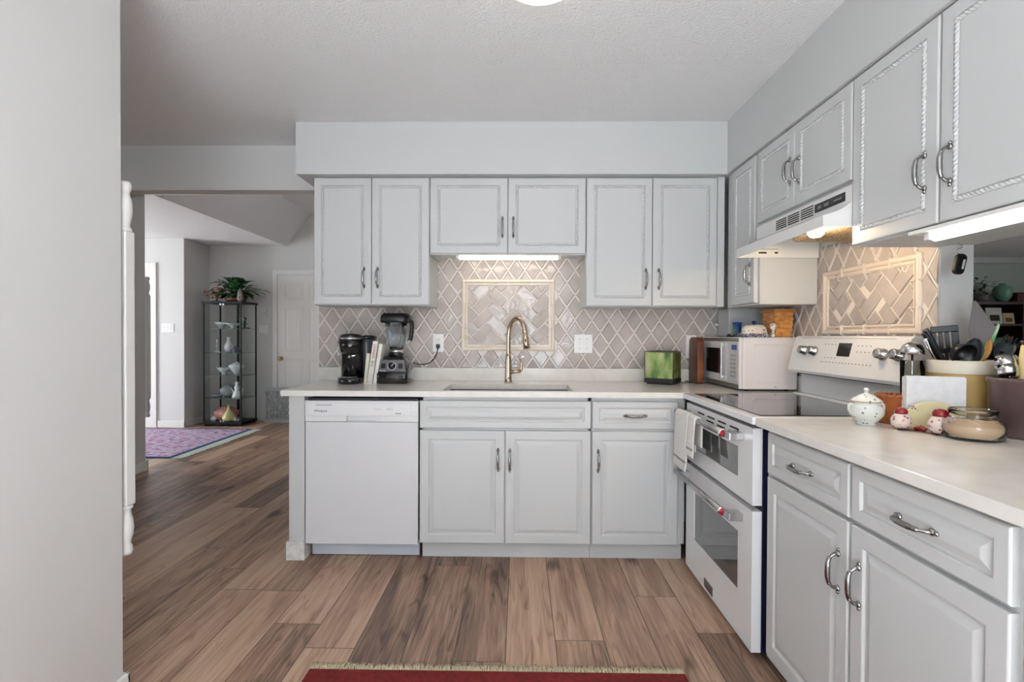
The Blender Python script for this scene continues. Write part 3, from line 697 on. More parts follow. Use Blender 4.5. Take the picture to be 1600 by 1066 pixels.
# ------------------------------------------------------------------ books between coffee maker and blender
def book(name,label,x,h,w,d,lean,cover,page,letters,y=-.17):
    t=thing(name,label,'book',(x,y,.9145)); t.rotation_euler=(0,lean,0)
    m=MB(); m.box(0,.0015,-d/2,d/2,0,h).box(w-.0015,w,-d/2,d/2,0,h).box(.0015,w-.0015,-d/2,-d/2+.0015,0,h); m.build('cover',cover,t)
    MB().box(.0015,w-.0015,-d/2+.0015,d/2-.003,.002,h-.002).build('pages',page,t)
    for (z,sz,txt,mm) in letters:
        lettering('spine_lettering',txt,sz,(w/2,-d/2-.0004,z),((0,0,-1),(1,0,0)),mm,t)
    return t
paper=mat('book_pages',rgb(226,214,184),.8); red=mat('red_print',rgb(176,30,40),.6)
ck=noisemat('cream_book_cover',[(.3,rgb(206,200,184)),(.7,rgb(222,216,202))],10,.5)
book('cookbook','thin cream book leaning beside the coffee maker, leftmost of the books',.205,.185,.020,.19,.10,ck,paper,[])
book('cookbook','tall white book with red and black spine lettering, middle of the leaning books',.227,.262,.030,.20,.14,mat('white_book_cover',rgb(228,224,214),.5),paper,[(.20,.022,'DINNERS',red),(.125,.024,'BIG',dark)],-.17)
book('cookbook','white book with a dark spine edge leaning against the blender',.262,.245,.020,.19,.155,mat('pale_book_cover',rgb(232,228,222),.5),paper,[])

# ------------------------------------------------------------------ blender
t=thing('blender','black and silver countertop blender with clear jar and black lid','blender',(.378,-.16,.914))
gm=mat('gunmetal_panel',rgb(112,112,116),.35,.6)
m=MB()
def loft(m,secs,smooth=False,mi=0):
    vs=[];n=len(secs[0][0]);fs=[]
    for poly,z in secs: vs+=[(p[0],p[1],z) for p in poly]
    for i in range(len(secs)-1):
        for k in range(n): fs.append((i*n+k,i*n+(k+1)%n,(i+1)*n+(k+1)%n,(i+1)*n+k))
    fs.append(tuple(range(n))[::-1]); fs.append(tuple(range((len(secs)-1)*n,len(secs)*n)))
    return m.add(vs,fs,smooth,mi)
def rrect(w,d,r,cx=0,cy=0,n=5):
    o=[]
    for sx,sy,a0 in ((1,1,0),(-1,1,PI/2),(-1,-1,PI),(1,-1,3*PI/2)):
        for k in range(n): a=a0+PI/2*k/(n-1); o.append((cx+sx*(w/2-r)+r*math.cos(a),cy+sy*(d/2-r)+r*math.sin(a)))
    return o
loft(m,[(rrect(.176,.225,.02),0),(rrect(.190,.235,.022),.006),(rrect(.190,.235,.022),.062),(rrect(.182,.225,.022),.070),(rrect(.172,.20,.03),.10),(rrect(.130,.15,.03),.158),(rrect(.110,.12,.03),.170)],True); m.build('motor_base',bk,t)
# sloping front control panel
a=[(-.084,-.1155,.074),(.084,-.1155,.074),(.070,-.095,.145),(-.070,-.095,.145)]
b=[(x,y+.03,z) for x,y,z in a]
MB().add(a+b,[(0,1,2,3),(7,6,5,4),(0,4,5,1),(1,5,6,2),(2,6,7,3),(3,7,4,0)]).build('control_panel',gm,t,.003)
q=Matrix.Translation((0,-.1075,.108))@Matrix.Rotation(-.28,4,'X')
MB().lathe([(.0001,-.014),(.020,-.014),(.022,-.002),(.024,0),(.0001,0)],(0,0,0),28,ax='y').xf(q).build('dial',black_pl,t)
MB().lathe([(.0245,-.003),(.027,-.003),(.027,.0),(.0245,0)],(0,0,0),28,ax='y').xf(q).build('dial_ring',steel,t)
MB().box(-.0015,.0015,-.0152,-.0138,-.002,.018).xf(q@Matrix.Rotation(.8,4,'Y')).build('dial_pointer',platew,t)
for x in (-.052,.052): MB().box(x-.013,x+.013,-.006,.001,-.015,.015).xf(q).build('rocker_switch',black_pl,t,.002)
lettering('logo','Vitamix',.013,(-.055,-.118,.080),((1,0,0),(0,.28,.96)),platew,t)
MB().lathe([(.0001,.17),(.048,.17),(.050,.178),(.044,.186),(.044,.210),(.048,.214),(.0001,.214)],(0,0,0),28).build('coupling',bk,t)
MB().lathe([(.0445,.187),(.0455,.187),(.0455,.205),(.0445,.205)],(0,0,0),28).build('coupling_band',chrome,t)
jg=mat('jar_plastic',rgb(238,242,246),.02,trans=1,ior=1.3)
jm=MB(); loft(jm,[(rrect(.095,.095,.03),.215),(rrect(.105,.105,.03),.25),(rrect(.128,.128,.03),.385)],True)
loft(jm,[(rrect(.089,.089,.027),.219),(rrect(.099,.099,.027),.25),(rrect(.122,.122,.027),.384)][::-1],True)
jm.build('jar',jg,t)
MB().lathe([(.0001,.219),(.012,.219),(.010,.235),(.0001,.238)],(0,0,0),12).add([(-.03,-.004,.228),(.03,.004,.236),(.03,-.004,.234),(-.03,.004,.240)],[(0,2,1,3)]).build('blades',steel,t)
lm=MB(); loft(lm,[(rrect(.166,.15,.03),.372),(rrect(.176,.16,.035),.380),(rrect(.172,.155,.035),.412),(rrect(.150,.135,.035),.428),(rrect(.140,.125,.03),.430)],True); lm.build('lid',black_pl,t)
hm=MB(); hm.tube(bez([(.070,0,.385),(.094,0,.378),(.098,0,.345),(.092,0,.285),(.085,0,.262)],6),[.014]*25,14,flat=.8); hm.build('handle',black_pl,t)
cord=MB().tube([Vector(p)-Vector((.378,-.16,.914)) for p in bez([(.47,-.10,1.035),(.51,-.09,1.024),(.56,-.07,1.028),(.595,-.05,1.055),(.612,-.042,1.09),(.618,-.036,1.125)],8)],.0034,8).build('power_cord',black_pl,t)
MB().box(-.011,.011,-.012,.016,-.013,.013).xf(Matrix.Translation((.240,.133,.224))).build('plug',black_pl,cord,.003)

# ------------------------------------------------------------------ small green tank, cutting board, adapter
t=thing('desk_aquarium','small glass tank full of green plants on a black base','aquarium',(2.045,-.135,.914),math.radians(-32))
MB().box(-.078,.078,-.078,.078,.0,.010).box(-.090,.090,-.090,.090,.010,.036).build('base',black_pl,t,.002)
MB().box(-.086,.086,-.086,.086,.0365,.196).build('tank_planting',noisemat('green_planting',[(.30,rgb(52,74,32)),(.45,rgb(96,128,52)),(.58,rgb(142,160,92)),(.72,rgb(176,176,132))],16,.2,5,(1.2,1.2,.55),coat=1),t,.001)
e=MB()
for x in (-.086,.086):
    for y in (-.086,.086): e.box(x-.0022,x+.0022,y-.0022,y+.0022,.037,.203)
for s in (-.086,.086): e.box(-.086,.086,s-.002,s+.002,.198,.203).box(s-.002,s+.002,-.086,.086,.198,.203)
e.build('corner_frame',mat('dark_olive_frame',rgb(58,58,44),.3),t)
rk=MB()
for k in range(10):
    r=R.uniform(.008,.02); rk.lathe([(.0001,-r),(r*.8,-r*.5),(r,0),(r*.7,r*.6),(.0001,r)],(R.uniform(-.07,.07),-.0865 if k%2 else R.uniform(-.07,.07),.05+r),8)
woodb=noisemat('reddish_board_wood',[(.3,rgb(74,34,20)),(.6,rgb(112,58,34)),(.8,rgb(146,84,50))],6,.4,4,(1,8,1))
t=thing('cutting_board','dark red-brown wooden cutting board standing on edge beside the microwave','cutting board',(2.262,-.115,.9145))
bd=MB(); pr_=[]
for k in range(9): a=PI/2*k/8; pr_.append((.09-.04+.04*math.cos(a),.290-.04+.04*math.sin(a)))
for k in range(9): a=PI/2+PI/2*k/8; pr_.append((-.03+.04*math.cos(a),.250+.04*math.sin(a)))
for k in range(5): a=PI+PI/2*k/4; pr_.append((-.05+.02*math.cos(a),.02+.02*math.sin(a)))
for k in range(5): a=-PI/2+PI/2*k/4; pr_.append((.07+.02*math.cos(a),.02+.02*math.sin(a)))
bd.prism(pr_,-.020,.022,'x'); bd.build('board',woodb,t,.008)
t=thing('power_adapter','black plug-in adapter with thin looped cable beside the cutting board','adapter',(2.262,-.045,1.12))
MB().box(-.018,.018,-.02,.026,-.042,.02).build('adapter_body',black_pl,t,.004)
MB().tube([Vector(p)-Vector((2.262,-.045,1.12)) for p in bez([(2.262,-.06,1.08),(2.258,-.07,1.0),(2.266,-.08,.935),(2.245,-.10,.920),(2.215,-.11,.922),(2.20,-.08,.925),(2.235,-.07,.922),(2.26,-.09,.918),(2.20,-.13,.918),(2.15,-.05,.918)],8)],.0022,6).build('cable',black_pl,t)
MB().box(-.009,.009,-.016,.026,.034,.056).build('upper_plug',mat('clear_grey_plug',rgb(180,180,178),.3),t,.003)

# ------------------------------------------------------------------ microwave (front faces the room at X=2.33)
t=thing('microwave','white countertop microwave in the corner facing left','microwave',(2.36,-.30,.914),-PI/2)
# local: x -> -Y (towards camera), front faces -y (=-X)
mo=MB(); mo.box(-.278,.278,-.010,.282,.010,.292); 
mo.build('body',appl_cream,t,.008)
MB().box(-.276,.276,-.030,-.011,.012,.291).build('front_frame',appl_cream,t,.003)
MB().box(-.268,.268,-.032,-.0305,.268,.288).box(-.268,.268,-.032,-.0305,.014,.036).build('front_trim',mat('microwave_trim',rgb(150,142,138),.25,.6),t)
d=MB().box(-.268,.118,-.034,-.0305,.042,.262).build('door',appl_cream,t,.002)
MB().box(-.190,.052,-.0355,-.034,.080,.228).build('door_window',black_glass,d)
MB().box(.078,.092,-.056,-.046,.05,.258).box(.078,.092,-.046,-.034,.06,.072).box(.078,.092,-.046,-.034,.236,.248).build('handle',chrome,d,.002)
kp=MB().box(.124,.266,-.033,-.0305,.042,.262).build('keypad_panel',mat('keypad_grey',rgb(206,202,196),.35),t,.001)
MB().box(.185,.250,-.0342,-.0331,.222,.250).build('clock_display',mat('blue_display',rgb(70,86,160),.2),kp)
b=MB()
for r_ in range(6):
    for c_ in range(3): b.box(.165+c_*.026,.183+c_*.026,-.0340,-.0331,.07+r_*.023,.083+r_*.023)
b.build('keypad_print',mat('pale_print',rgb(170,166,164),.5),kp)
MB().box(-.10,-.09,0,.001,0,.001) 
# embossed side (facing the camera: local +x side)
em=MB(); pts=rrect(.225,.205,.02)
vs=[(.2788,.155+p[0],.150+p[1]) for p in pts]; pts2=rrect(.217,.197,.018); n=len(pts)
vs=[(.2782,.155+p[0],.150+p[1]) for p in pts]+[(.2800,.155+p[0]*.985,.150+p[1]*.985) for p in pts]+[(.2800,.155+p[0]*.965,.150+p[1]*.965) for p in pts]+[(.2782,.155+p[0]*.95,.150+p[1]*.95) for p in pts]
em.add(vs,[(i+k*n,(i+1)%n+k*n,(i+1)%n+(k+1)*n,i+(k+1)*n) for k in range(3) for i in range(n)],True); em.build('side_embossing',appl_cream,t)
for x in (-.22,.22):
    for y in (.03,.25): MB().lathe([(.0001,0),(.012,0),(.012,.010),(.0001,.010)],(x,y,0),12).build('foot',black_pl,t)
MB().lathe([(.0001,.278),(.003,.278),(.003,.2795),(.0001,.2797)],(0,.165,.025),10,ax='x').build('side_screw',pr,t)
# hanging corner cupboard behind it
t=thing('corner_cupboard','small white cupboard under the corner cabinet behind the butter dish','cupboard',(2.55,-.1,1.216))
MB().box(2.4315,2.670,-.195,-.024,1.2125,1.382).build('carcass',white_paint,t,.002)
MB().box(2.4265,2.4313,-.190,-.03,1.2155,1.376).build('door',white_paint,t,.001)
MB().lathe([(.0001,.0),(.004,0),(.004,-.010),(.010,-.016),(.010,-.022),(.0001,-.024)],(2.4265,-.045,1.285),16,ax='x').build('knob',platew,t); local(t)
# ---- on top of the microwave
t=thing('storage_jar','green and blue jar with blue lid behind the butter dish','jar',(2.43,-.31,1.2065))
MB().lathe([(.0001,0),(.022,0),(.023,.004),(.023,.066),(.020,.070),(.0001,.070)],(0,0,0),24).build('jar_body',noisemat('green_blue_label',[(.4,rgb(38,70,120)),(.55,rgb(84,140,80)),(.7,rgb(60,110,160))],22,.3,2),t)
MB().lathe([(.0001,.070),(.026,.070),(.026,.086),(.0001,.088)],(0,0,0),24).build('lid',mat('blue_lid',rgb(24,72,160),.35),t)
t=thing('stapler_clip','small black object on the microwave left of the blue-lidded jar','clip',(2.385,-.33,1.2065))
MB().box(-.022,.018,-.010,.010,0,.009).lathe([(.0001,-.011),(.009,-.010),(.009,.010),(.0001,.011)],(-.012,0,.010),14,ax='y').build('body',black_pl,t,.002)
floral=noisemat('blue_red_stoneware_pattern',[(.0,rgb(120,40,44)),(.22,rgb(46,56,110)),(.30,rgb(226,216,200)),(1,rgb(236,228,214))],75,.25,kind='voronoi')
bluep=noisemat('blue_rim_pattern',[(.0,rgb(40,44,92)),(.40,rgb(70,66,110)),(.6,rgb(200,190,190))],90,.25,kind='voronoi')
t=thing('butter_dish','patterned stoneware butter dish with blue knob on a blue-rimmed tray','butter dish',(2.447,-.49,1.2065))
m=MB(); loft(m,[(rrect(.13,.075,.01),0),(rrect(.165,.105,.012),.016),(rrect(.170,.11,.012),.019),(rrect(.155,.095,.010),.019),(rrect(.13,.08,.01),.008)],False); m.build('tray',bluep,t)
m=MB(); loft(m,[(rrect(.125,.078,.02),.009),(rrect(.128,.080,.024),.020),(rrect(.122,.075,.028),.050),(rrect(.10,.058,.025),.064),(rrect(.06,.03,.012),.069)],True); m.build('cover',floral,t)
MB().lathe([(.0001,.066),(.007,.068),(.006,.074),(.012,.080),(.012,.088),(.0001,.092)],(0,0,0),18).build('knob',mat('cobalt_glaze',rgb(34,40,92),.2),t)
t=thing('creamer','tiny patterned round pitcher beside the basket on the microwave','pitcher',(2.52,-.555,1.2065))
MB().lathe([(.0001,0),(.010,0),(.011,.006),(.006,.03),(.008,.04),(.017,.050),(.019,.062),(.014,.073),(.009,.076),(.0001,.076)],(0,0,0),20).build('body',floral,t)
wick=noisemat('honey_wicker',[(.25,rgb(160,92,40)),(.5,rgb(214,148,78)),(.8,rgb(232,176,106))],18,.45,4,(1,1,3))
t=thing('woven_basket','honey-coloured woven wooden basket on the microwave, at the right wall','basket',(2.590,-.465,1.2065))
ww_,dd_,hh_=.105,.150,.135
bm_=MB()
loft(bm_,[(rrect(.088,.13,.008),0),(rrect(.104,.150,.008),.150)],False); 
ob=bm_.build('splint_wall',wick,t)
wv=MB()
for k in range(8):
    z=.004+k*.0150; f=z/.150; w_=.088+(.104-.088)*f; d_=.13+(.150-.13)*f
    for sgn in (0,1):
        n=11
        for j in range(n):
            if (j+k)%2: continue
            x0=-w_/2+w_*j/n; x1=-w_/2+w_*(j+1)/n
            wv.box(x0,x1,-d_/2-.0035,-d_/2+.002,z,z+.0125) if sgn==0 else wv.box(-w_/2-.0035,-w_/2+.002,-d_/2+d_*j/n,-d_/2+d_*(j+1)/n,z,z+.0125)
wv.build('weave',wick,ob,.0015)
rim=MB(); rim.box(-.058,.058,-.082,-.074,.134,.154).box(-.058,.058,.074,.082,.134,.154).box(-.058,-.051,-.074,.074,.134,.154).box(.051,.058,-.074,.074,.134,.154); rim.build('rim',noisemat('honey_rim',[(.3,rgb(170,100,46)),(.7,rgb(206,138,72))],6,.4,3,(1,1,8)),t,.002)
#@@P3
# ------------------------------------------------------------------ right counter
Zc=.9147
cer=mat('white_ceramic',rgb(232,234,226),.18,coat=.3)
flow=noisemat('painted_flowers',[(.0,rgb(40,60,60)),(.15,rgb(120,130,110)),(.24,rgb(232,234,226)),(1,rgb(232,234,226))],52,.2,kind='voronoi')
t=thing('sugar_bowl','white lidded sugar bowl painted with small flowers on the right counter','sugar bowl',(2.318,-1.600,Zc))
MB().lathe([(.0001,0),(.026,0),(.029,.003),(.024,.008),(.036,.016),(.050,.034),(.052,.048),(.046,.066),(.040,.074),(.042,.078),(.0001,.078)],(0,0,0),36).build('bowl',flow,t)
MB().lathe([(.0001,.078),(.046,.078),(.046,.081),(.036,.090),(.020,.100),(.008,.105),(.0055,.110),(.0095,.116),(.007,.122),(.0001,.125)],(0,0,0),36).build('lid',flow,t)
MB().lathe([(.0458,.0782),(.0468,.0782),(.0468,.0806),(.0458,.0806)],(0,0,0),36).build('rim_line',mat('tan_line',rgb(176,130,90),.4),t)
for s in (-1,1):
    MB().tube(bez([(s*.040,0,.066),(s*.056,0,.068),(s*.058,0,.050),(s*.046,0,.036)],6),.0045,8).build('handle',cer,t)
amber=mat('amber_glass',rgb(222,140,86),.12,trans=.55,ior=1.4)
t=thing('candle_jar','orange amber glass candle jar with scalloped rim behind the salt shaker','candle jar',(2.448,-1.555,Zc))
MB().lathe([(.0001,.001),(.050,.001),(.054,.006),(.048,.020),(.045,.050),(.048,.075),(.055,.088),(.057,.096),(.053,.096),(.050,.088),(.043,.072),(.040,.050),(.043,.022),(.0001,.016)],(0,0,0),36).build('jar',amber,t)
MB().lathe([(.0001,.018),(.042,.020),(.040,.046),(.0001,.046)],(0,0,0),28).build('wax',mat('orange_wax',rgb(206,120,74),.5),t)
sc=MB()
for k in range(22):
    a=2*PI*k/22; sc.lathe([(.0001,-.005),(.006,-.003),(.006,.004),(.0001,.006)],(.0545*math.cos(a),.0545*math.sin(a),.094),8)
sc.build('scalloped_rim',amber,t)
# napkin holder, napkins
cream=mat('cream_ceramic',rgb(222,210,168),.2,coat=.4)
ang=math.atan2(-.062,.165)
t=thing('napkin_holder','cream ceramic napkin holder with a rounded front painted with sprigs','napkin holder',(2.462,-1.690,Zc),ang)
MB().box(-.075,.085,-.012,.062,.0,.006).build('base',cream,t,.002)
arc=[(-.068,.006)]+[(.004+.078*math.cos(PI-PI*k/18)*1.0,.030+.062*math.sin(PI*k/18)) for k in range(19)]+[(.076,.006)]
fr=MB().prism(arc,-.014,-.006,'y').build('front_plate',cream,t,.002)
MB().prism(arc,.056,.062,'y').build('back_plate',cream,t,.002)
dk=MB()
for (x,z) in ((-.05,.070),(.0,.045),(.055,.062)):
    for dx,dz in ((0,.004),(.004,-.003),(-.004,-.003)): dk.lathe([(.0001,-.0003),(.0022,0),(.0001,.0003)],(x+dx,-.0145,z+dz),8,ax='y')
    dk.tube([(x-.014,-.0144,z+.008),(x,-.0146,z),(x+.012,-.0144,z-.010)],.0006,5)
dk.build('painted_sprigs',mat('dark_sprig',rgb(74,58,50),.5),fr)
nap=noisemat('white_paper_napkin',[(.3,rgb(226,226,228)),(.7,rgb(240,240,240))],40,.9)
t=thing('paper_napkins','stack of white folded paper napkins standing in the cream holder','napkins',(2.500,-1.672,Zc+.0065),ang)
m=MB()
for k in range(9): m.box(-.086,.070+.001*(k%2),-.0035+.0052*k,.0010+.0052*k,.0,.162-.002*abs(k-3)*.6)
o=m.build('napkin_stack',nap,t,.0008); o['kind']='stuff'
# cupcake salt and pepper shakers on a little tray
pink=noisemat('pink_dotted_ceramic',[(.0,rgb(110,40,44)),(.22,rgb(170,100,96)),(.32,rgb(226,206,196)),(1,rgb(232,214,204))],70,.25,kind='voronoi')
redg=mat('cherry_red_glaze',rgb(140,26,34),.12,coat=.5)
def shaker(lab,x,y,sc_):
    t=thing('salt_shaker',lab,'shaker',(x,y,Zc+.006))
    MB().lathe([(.0001,0),(.018*sc_,0),(.026*sc_,.008*sc_),(.029*sc_,.022*sc_),(.025*sc_,.036*sc_),(.016*sc_,.046*sc_),(.0001,.047*sc_)],(0,0,0),28).build('body',pink,t)
    MB().lathe([(.0001,.040*sc_),(.017*sc_,.044*sc_),(.0185*sc_,.053*sc_),(.013*sc_,.063*sc_),(.0001,.066*sc_)],(0,0,0),24).build('cherry_cap',redg,t)
shaker('left pink dotted salt shaker with red cap, in front of the amber candle jar',2.368,-1.690,1.0)
shaker('right pink dotted salt shaker with red cap, beside the low glass candle jar',2.420,-1.778,1.12)
t=thing('shaker_tray','small dark red curved tray linking the two dotted shakers','tray',(2.394,-1.734,Zc),math.atan2(-.088,.052))
MB().tube([(-.051,0,.003),(-.025,0,.003),(0,0,.006),(.025,0,.003),(.051,0,.003)],[.028,.012,.010,.012,.031],20,flat=1).xf(Matrix.Diagonal((1,1,.10,1))).xf(Matrix.Translation((0,0,.0027))).build('tray',mat('maroon_glaze',rgb(104,40,44),.3),t)
MB().tube([(-.014,0,.008),(0,0,.014),(.016,0,.008)],[.006,.008,.006],10).build('stem',redg,t)
# low glass candle
t=thing('glass_candle','low wide clear glass candle jar with beige wax, front of the right counter','candle',(2.470,-1.830,Zc))
jar=mat('candle_jar_glass',(1,1,1,1),.01,trans=1,ior=1.35)
MB().lathe([(.0001,.0),(.066,.0),(.073,.006),(.074,.040),(.070,.052),(.058,.060),(.053,.064),(.057,.070),(.054,.074),(.057,.080),(.056,.086),(.0535,.086),(.0535,.064),(.066,.052),(.0695,.040),(.069,.009),(.0001,.006)],(0,0,0),44).build('jar',jar,t)
MB().lathe([(.0001,.0065),(.0685,.0095),(.069,.040),(.060,.0405),(.0001,.0405)],(0,0,0),44).build('wax',mat('beige_wax',rgb(226,196,160),.45),t)
MB().tube([(0,0,.040),(.001,0,.052)],.0013,6).build('wick',dark,t)
# stoneware crocks
def crock_mat(name,c_top,c_bot,split,c_line):
    m=mat(name,c_top,.35,coat=.15); nt=m.node_tree; b=nt.nodes['Principled BSDF']; tc=nt.nodes.new('ShaderNodeTexCoord'); s_=nt.nodes.new('ShaderNodeSeparateXYZ'); nt.links.new(tc.outputs['Object'],s_.inputs[0])
    cr=nt.nodes.new('ShaderNodeValToRGB'); mr=nt.nodes.new('ShaderNodeMapRange'); mr.inputs['From Max'].default_value=.25; nt.links.new(s_.outputs[2],mr.inputs['Value']); nt.links.new(mr.outputs[0],cr.inputs[0])
    e=cr.color_ramp.elements; cr.color_ramp.interpolation='LINEAR'
    e[0].position=split-.012; e[0].color=c_bot; e[1].position=split; e[1].color=c_line; x=e.new(split+.012); x.color=c_top
    nt.links.new(cr.outputs[0],b.inputs['Base Color']); return m
t=thing('utensil_crock','large tan and cream stoneware crock full of cooking utensils','crock',(2.634,-1.60,Zc))
MB().lathe([(.0001,0),(.088,0),(.092,.006),(.094,.17),(.096,.178),(.0965,.215),(.094,.220),(.088,.220),(.086,.212),(.085,.02),(.0001,.015)],(0,0,0),44).build('crock',crock_mat('tan_cream_stoneware',rgb(216,208,190),rgb(188,158,100),.70,rgb(150,124,82)),t)
rx,ry,rz_=2.634,-1.600,Zc+.22
def utensil(name,label,cat,base,top,parts,roll=0):
    """thing whose local z runs from base (inside the crock) to top"""
    b=Vector(base); d=(Vector(top)-b); L=d.length
    zz=d.normalized(); xx=(Vector((1,0,0))-zz*zz.x).normalized(); yy=zz.cross(xx)
    q=Matrix((xx,yy,zz)).transposed().to_quaternion()
    t=thing(name,label,cat,base); t.rotation_mode='QUATERNION'
    from mathutils import Quaternion
    t.rotation_quaternion=q@Quaternion((0,0,1),roll)
    for nm,mb,mm,kw in parts(L): mb.build(nm,mm,t,**kw)
    return t
def shaft(L,head,r=.005): return MB().tube([(0,0,0),(0,0,L-head)],r,8)
def ladle_bowl(r,dep,z): 
    m=MB(); m.lathe([(r*math.sin(a),-dep*math.cos(a)) for a in [PI/2*k/8 for k in range(1,9)]][::1],(0,0,0),24)
    return m
def oval_blade(z0,z1,w,th=.004,cup=.006,n=14,wf=None):
    def fn(u,v):
        z=z0+(z1-z0)*u; ww=w*(math.sin(PI*min(1,max(0.04,u*.93+.05)))**.55 if wf is None else wf(u)); x=(v-.5)*2*ww
        return (x,cup*(1-(2*v-1)**2),z)
    return MB().sheet(fn,n,8)
pl=black_pl; grey_n=mat('grey_nylon',rgb(92,84,84),.4); dgrey=mat('dark_grey_nylon',rgb(54,60,64),.35)
base=lambda dx,dy: (rx+dx,ry+dy,Zc+.03)
T=lambda px,py,Y: None
# heads laid out across the rim, leaning outwards
def tri_blade(L):
    poly=[(-.010,L-.150),(.014,L-.150),(.036,L-.120),(.040,L-.080),(-.030,L),(-.037,L-.006),(-.026,L-.10)]
    return MB().prism(poly,-.0015,.0015,'y')
utensil('spatula','large grey nylon spatula with slanted tip rising highest from the tan crock','spatula',base(-.01,.02),(2.716,-1.60,1.330),lambda L:[('handle',shaft(L,.14),pl,{}),('blade',tri_blade(L),grey_n,{'bevel':.001})],roll=-.6)
def slotted(L):
    m=MB()
    for x0,x1 in ((-.038,-.024),(-.018,-.006),(.000,.012),(.018,.038)): m.box(x0,x1,-.002,.002,L-.078,L-.022)
    return m.box(-.038,.038,-.002,.002,L-.022,L).box(-.038,.038,-.002,.002,L-.095,L-.078)
utensil('slotted_turner','black slotted turner standing upright at the back of the crock','turner',base(.01,.045),(2.618,-1.545,1.250),lambda L:[('handle',shaft(L,.09),pl,{}),('blade',slotted(L),pl,{'bevel':.002})],roll=-.45)
utensil('serving_spoon','dark grey nylon spoon leaning left over the crock rim','spoon',base(.04,.0),(2.548,-1.565,1.240),lambda L:[('handle',shaft(L,.10),pl,{}),('bowl',oval_blade(L-.12,L,.032,cup=.016),dgrey,{'solid':.0025})],roll=.8)
utensil('serving_spoon','black nylon spoon nested left of the dark grey spoon','spoon',base(.045,-.01),(2.530,-1.580,1.228),lambda L:[('handle',shaft(L,.10),pl,{}),('bowl',oval_blade(L-.11,L,.028,cup=.014),pl,{'solid':.0025})],roll=.8)
utensil('serving_spoon','shiny steel serving spoon, leftmost in the tan crock','spoon',base(.045,.015),(2.520,-1.60,1.205),lambda L:[('handle',shaft(L,.09,.004),steel,{}),('bowl',oval_blade(L-.10,L,.025,cup=.014),chrome,{'solid':.002})],roll=.7)
utensil('ladle','round black ladle bowl resting on the front of the tan crock','ladle',base(.03,.05),(2.585,-1.655,1.168),lambda L:[('handle',shaft(L,.03),pl,{}),('bowl',MB().lathe([(.0001,-.030),(.018,-.026),(.032,-.014),(.036,.0),(.038,.010),(.035,.010),(.029,-.010),(.015,-.022),(.0001,-.026)],(0,0,0),28,ax='y').xf(Matrix.Translation((0,-.006,L-.01))@Matrix.Rotation(PI,4,'X')),pl,{})])
utensil('serving_spoon','solid dark grey nylon spoon between the black ladle and the wooden spoon','spoon',base(.0,.03),(2.650,-1.635,1.206),lambda L:[('handle',shaft(L,.08),pl,{}),('bowl',oval_blade(L-.09,L,.028,cup=.012),dgrey,{'solid':.0025})],roll=-.72)
woodm=noisemat('golden_wood',[(.3,rgb(182,122,48)),(.7,rgb(214,158,80))],10,.45,3,(1,1,.3))
utensil('wooden_spoon','golden wooden spoon behind the dark grey spoon in the crock','spoon',base(-.02,.01),(2.706,-1.600,1.225),lambda L:[('handle',shaft(L,.08,.006),woodm,{}),('bowl',oval_blade(L-.105,L,.034,cup=.010),woodm,{'solid':.004})],roll=-.72)
gsm=noisemat('green_stripe_melamine',[(.42,rgb(70,170,90)),(.55,rgb(196,226,180))],26,.3,2,(3,3,.4))
utensil('salad_server','narrow green and white striped salad server at the right of the crock','server',base(-.035,.0),(2.752,-1.605,1.255),lambda L:[('handle',shaft(L,.10,.005),gsm,{}),('blade',oval_blade(L-.13,L,.012,cup=.004),gsm,{'solid':.003})],roll=.1)
pale_w=mat('pale_wood',rgb(214,184,116),.5)
utensil('wooden_spatula','pale wooden spatula tip behind the green salad server','spatula',base(-.02,.03),(2.728,-1.57,1.240),lambda L:[('handle',shaft(L,.05,.006),pale_w,{}),('blade',MB().box(-.009,.009,-.0025,.0025,L-.08,L),pale_w,{'bevel':.002})])
def claw(L):
    m=oval_blade(L-.085,L-.01,.026,cup=.012)
    for k in range(4):
        x=-.020+k*.0125; m.tube([(x,.006,L-.022),(x,-.010,L-.010),(x,-.030,L-.012)],[.0028,.0026,.0018],6)
    return m
utensil('pasta_fork','dark grey pasta fork with claw teeth leaning to the right of the crock','pasta fork',base(-.05,-.01),(2.788,-1.62,1.210),lambda L:[('handle',shaft(L,.06),pl,{}),('head',claw(L),dgrey,{})],roll=-.6)
# clear acrylic canister and chrome scoop left of the crock
t=thing('acrylic_canister','clear ribbed acrylic canister left of the tan crock','canister',(2.520,-1.535,Zc))
MB().lathe([(.0001,0),(.030,0),(.033,.004),(.036,.215),(.034,.215),(.031,.008),(.0001,.006)],(0,0,0),30).build('canister',mat('clear_acrylic',rgb(244,246,244),.02,trans=1,ior=1.12),t)
t=thing('steel_scoop','round shiny steel ladle head resting in the clear canister','ladle',(2.519,-1.535,Zc+.03))
MB().lathe([(.0001,.250),(.014,.247),(.028,.237),(.035,.222),(.037,.205),(.035,.205),(.0001,.206)],(0,0,0),28).build('bowl',chrome,t); MB().tube([(0,0,0),(.0,.0,.206)],.004,8).build('handle',chrome,t)
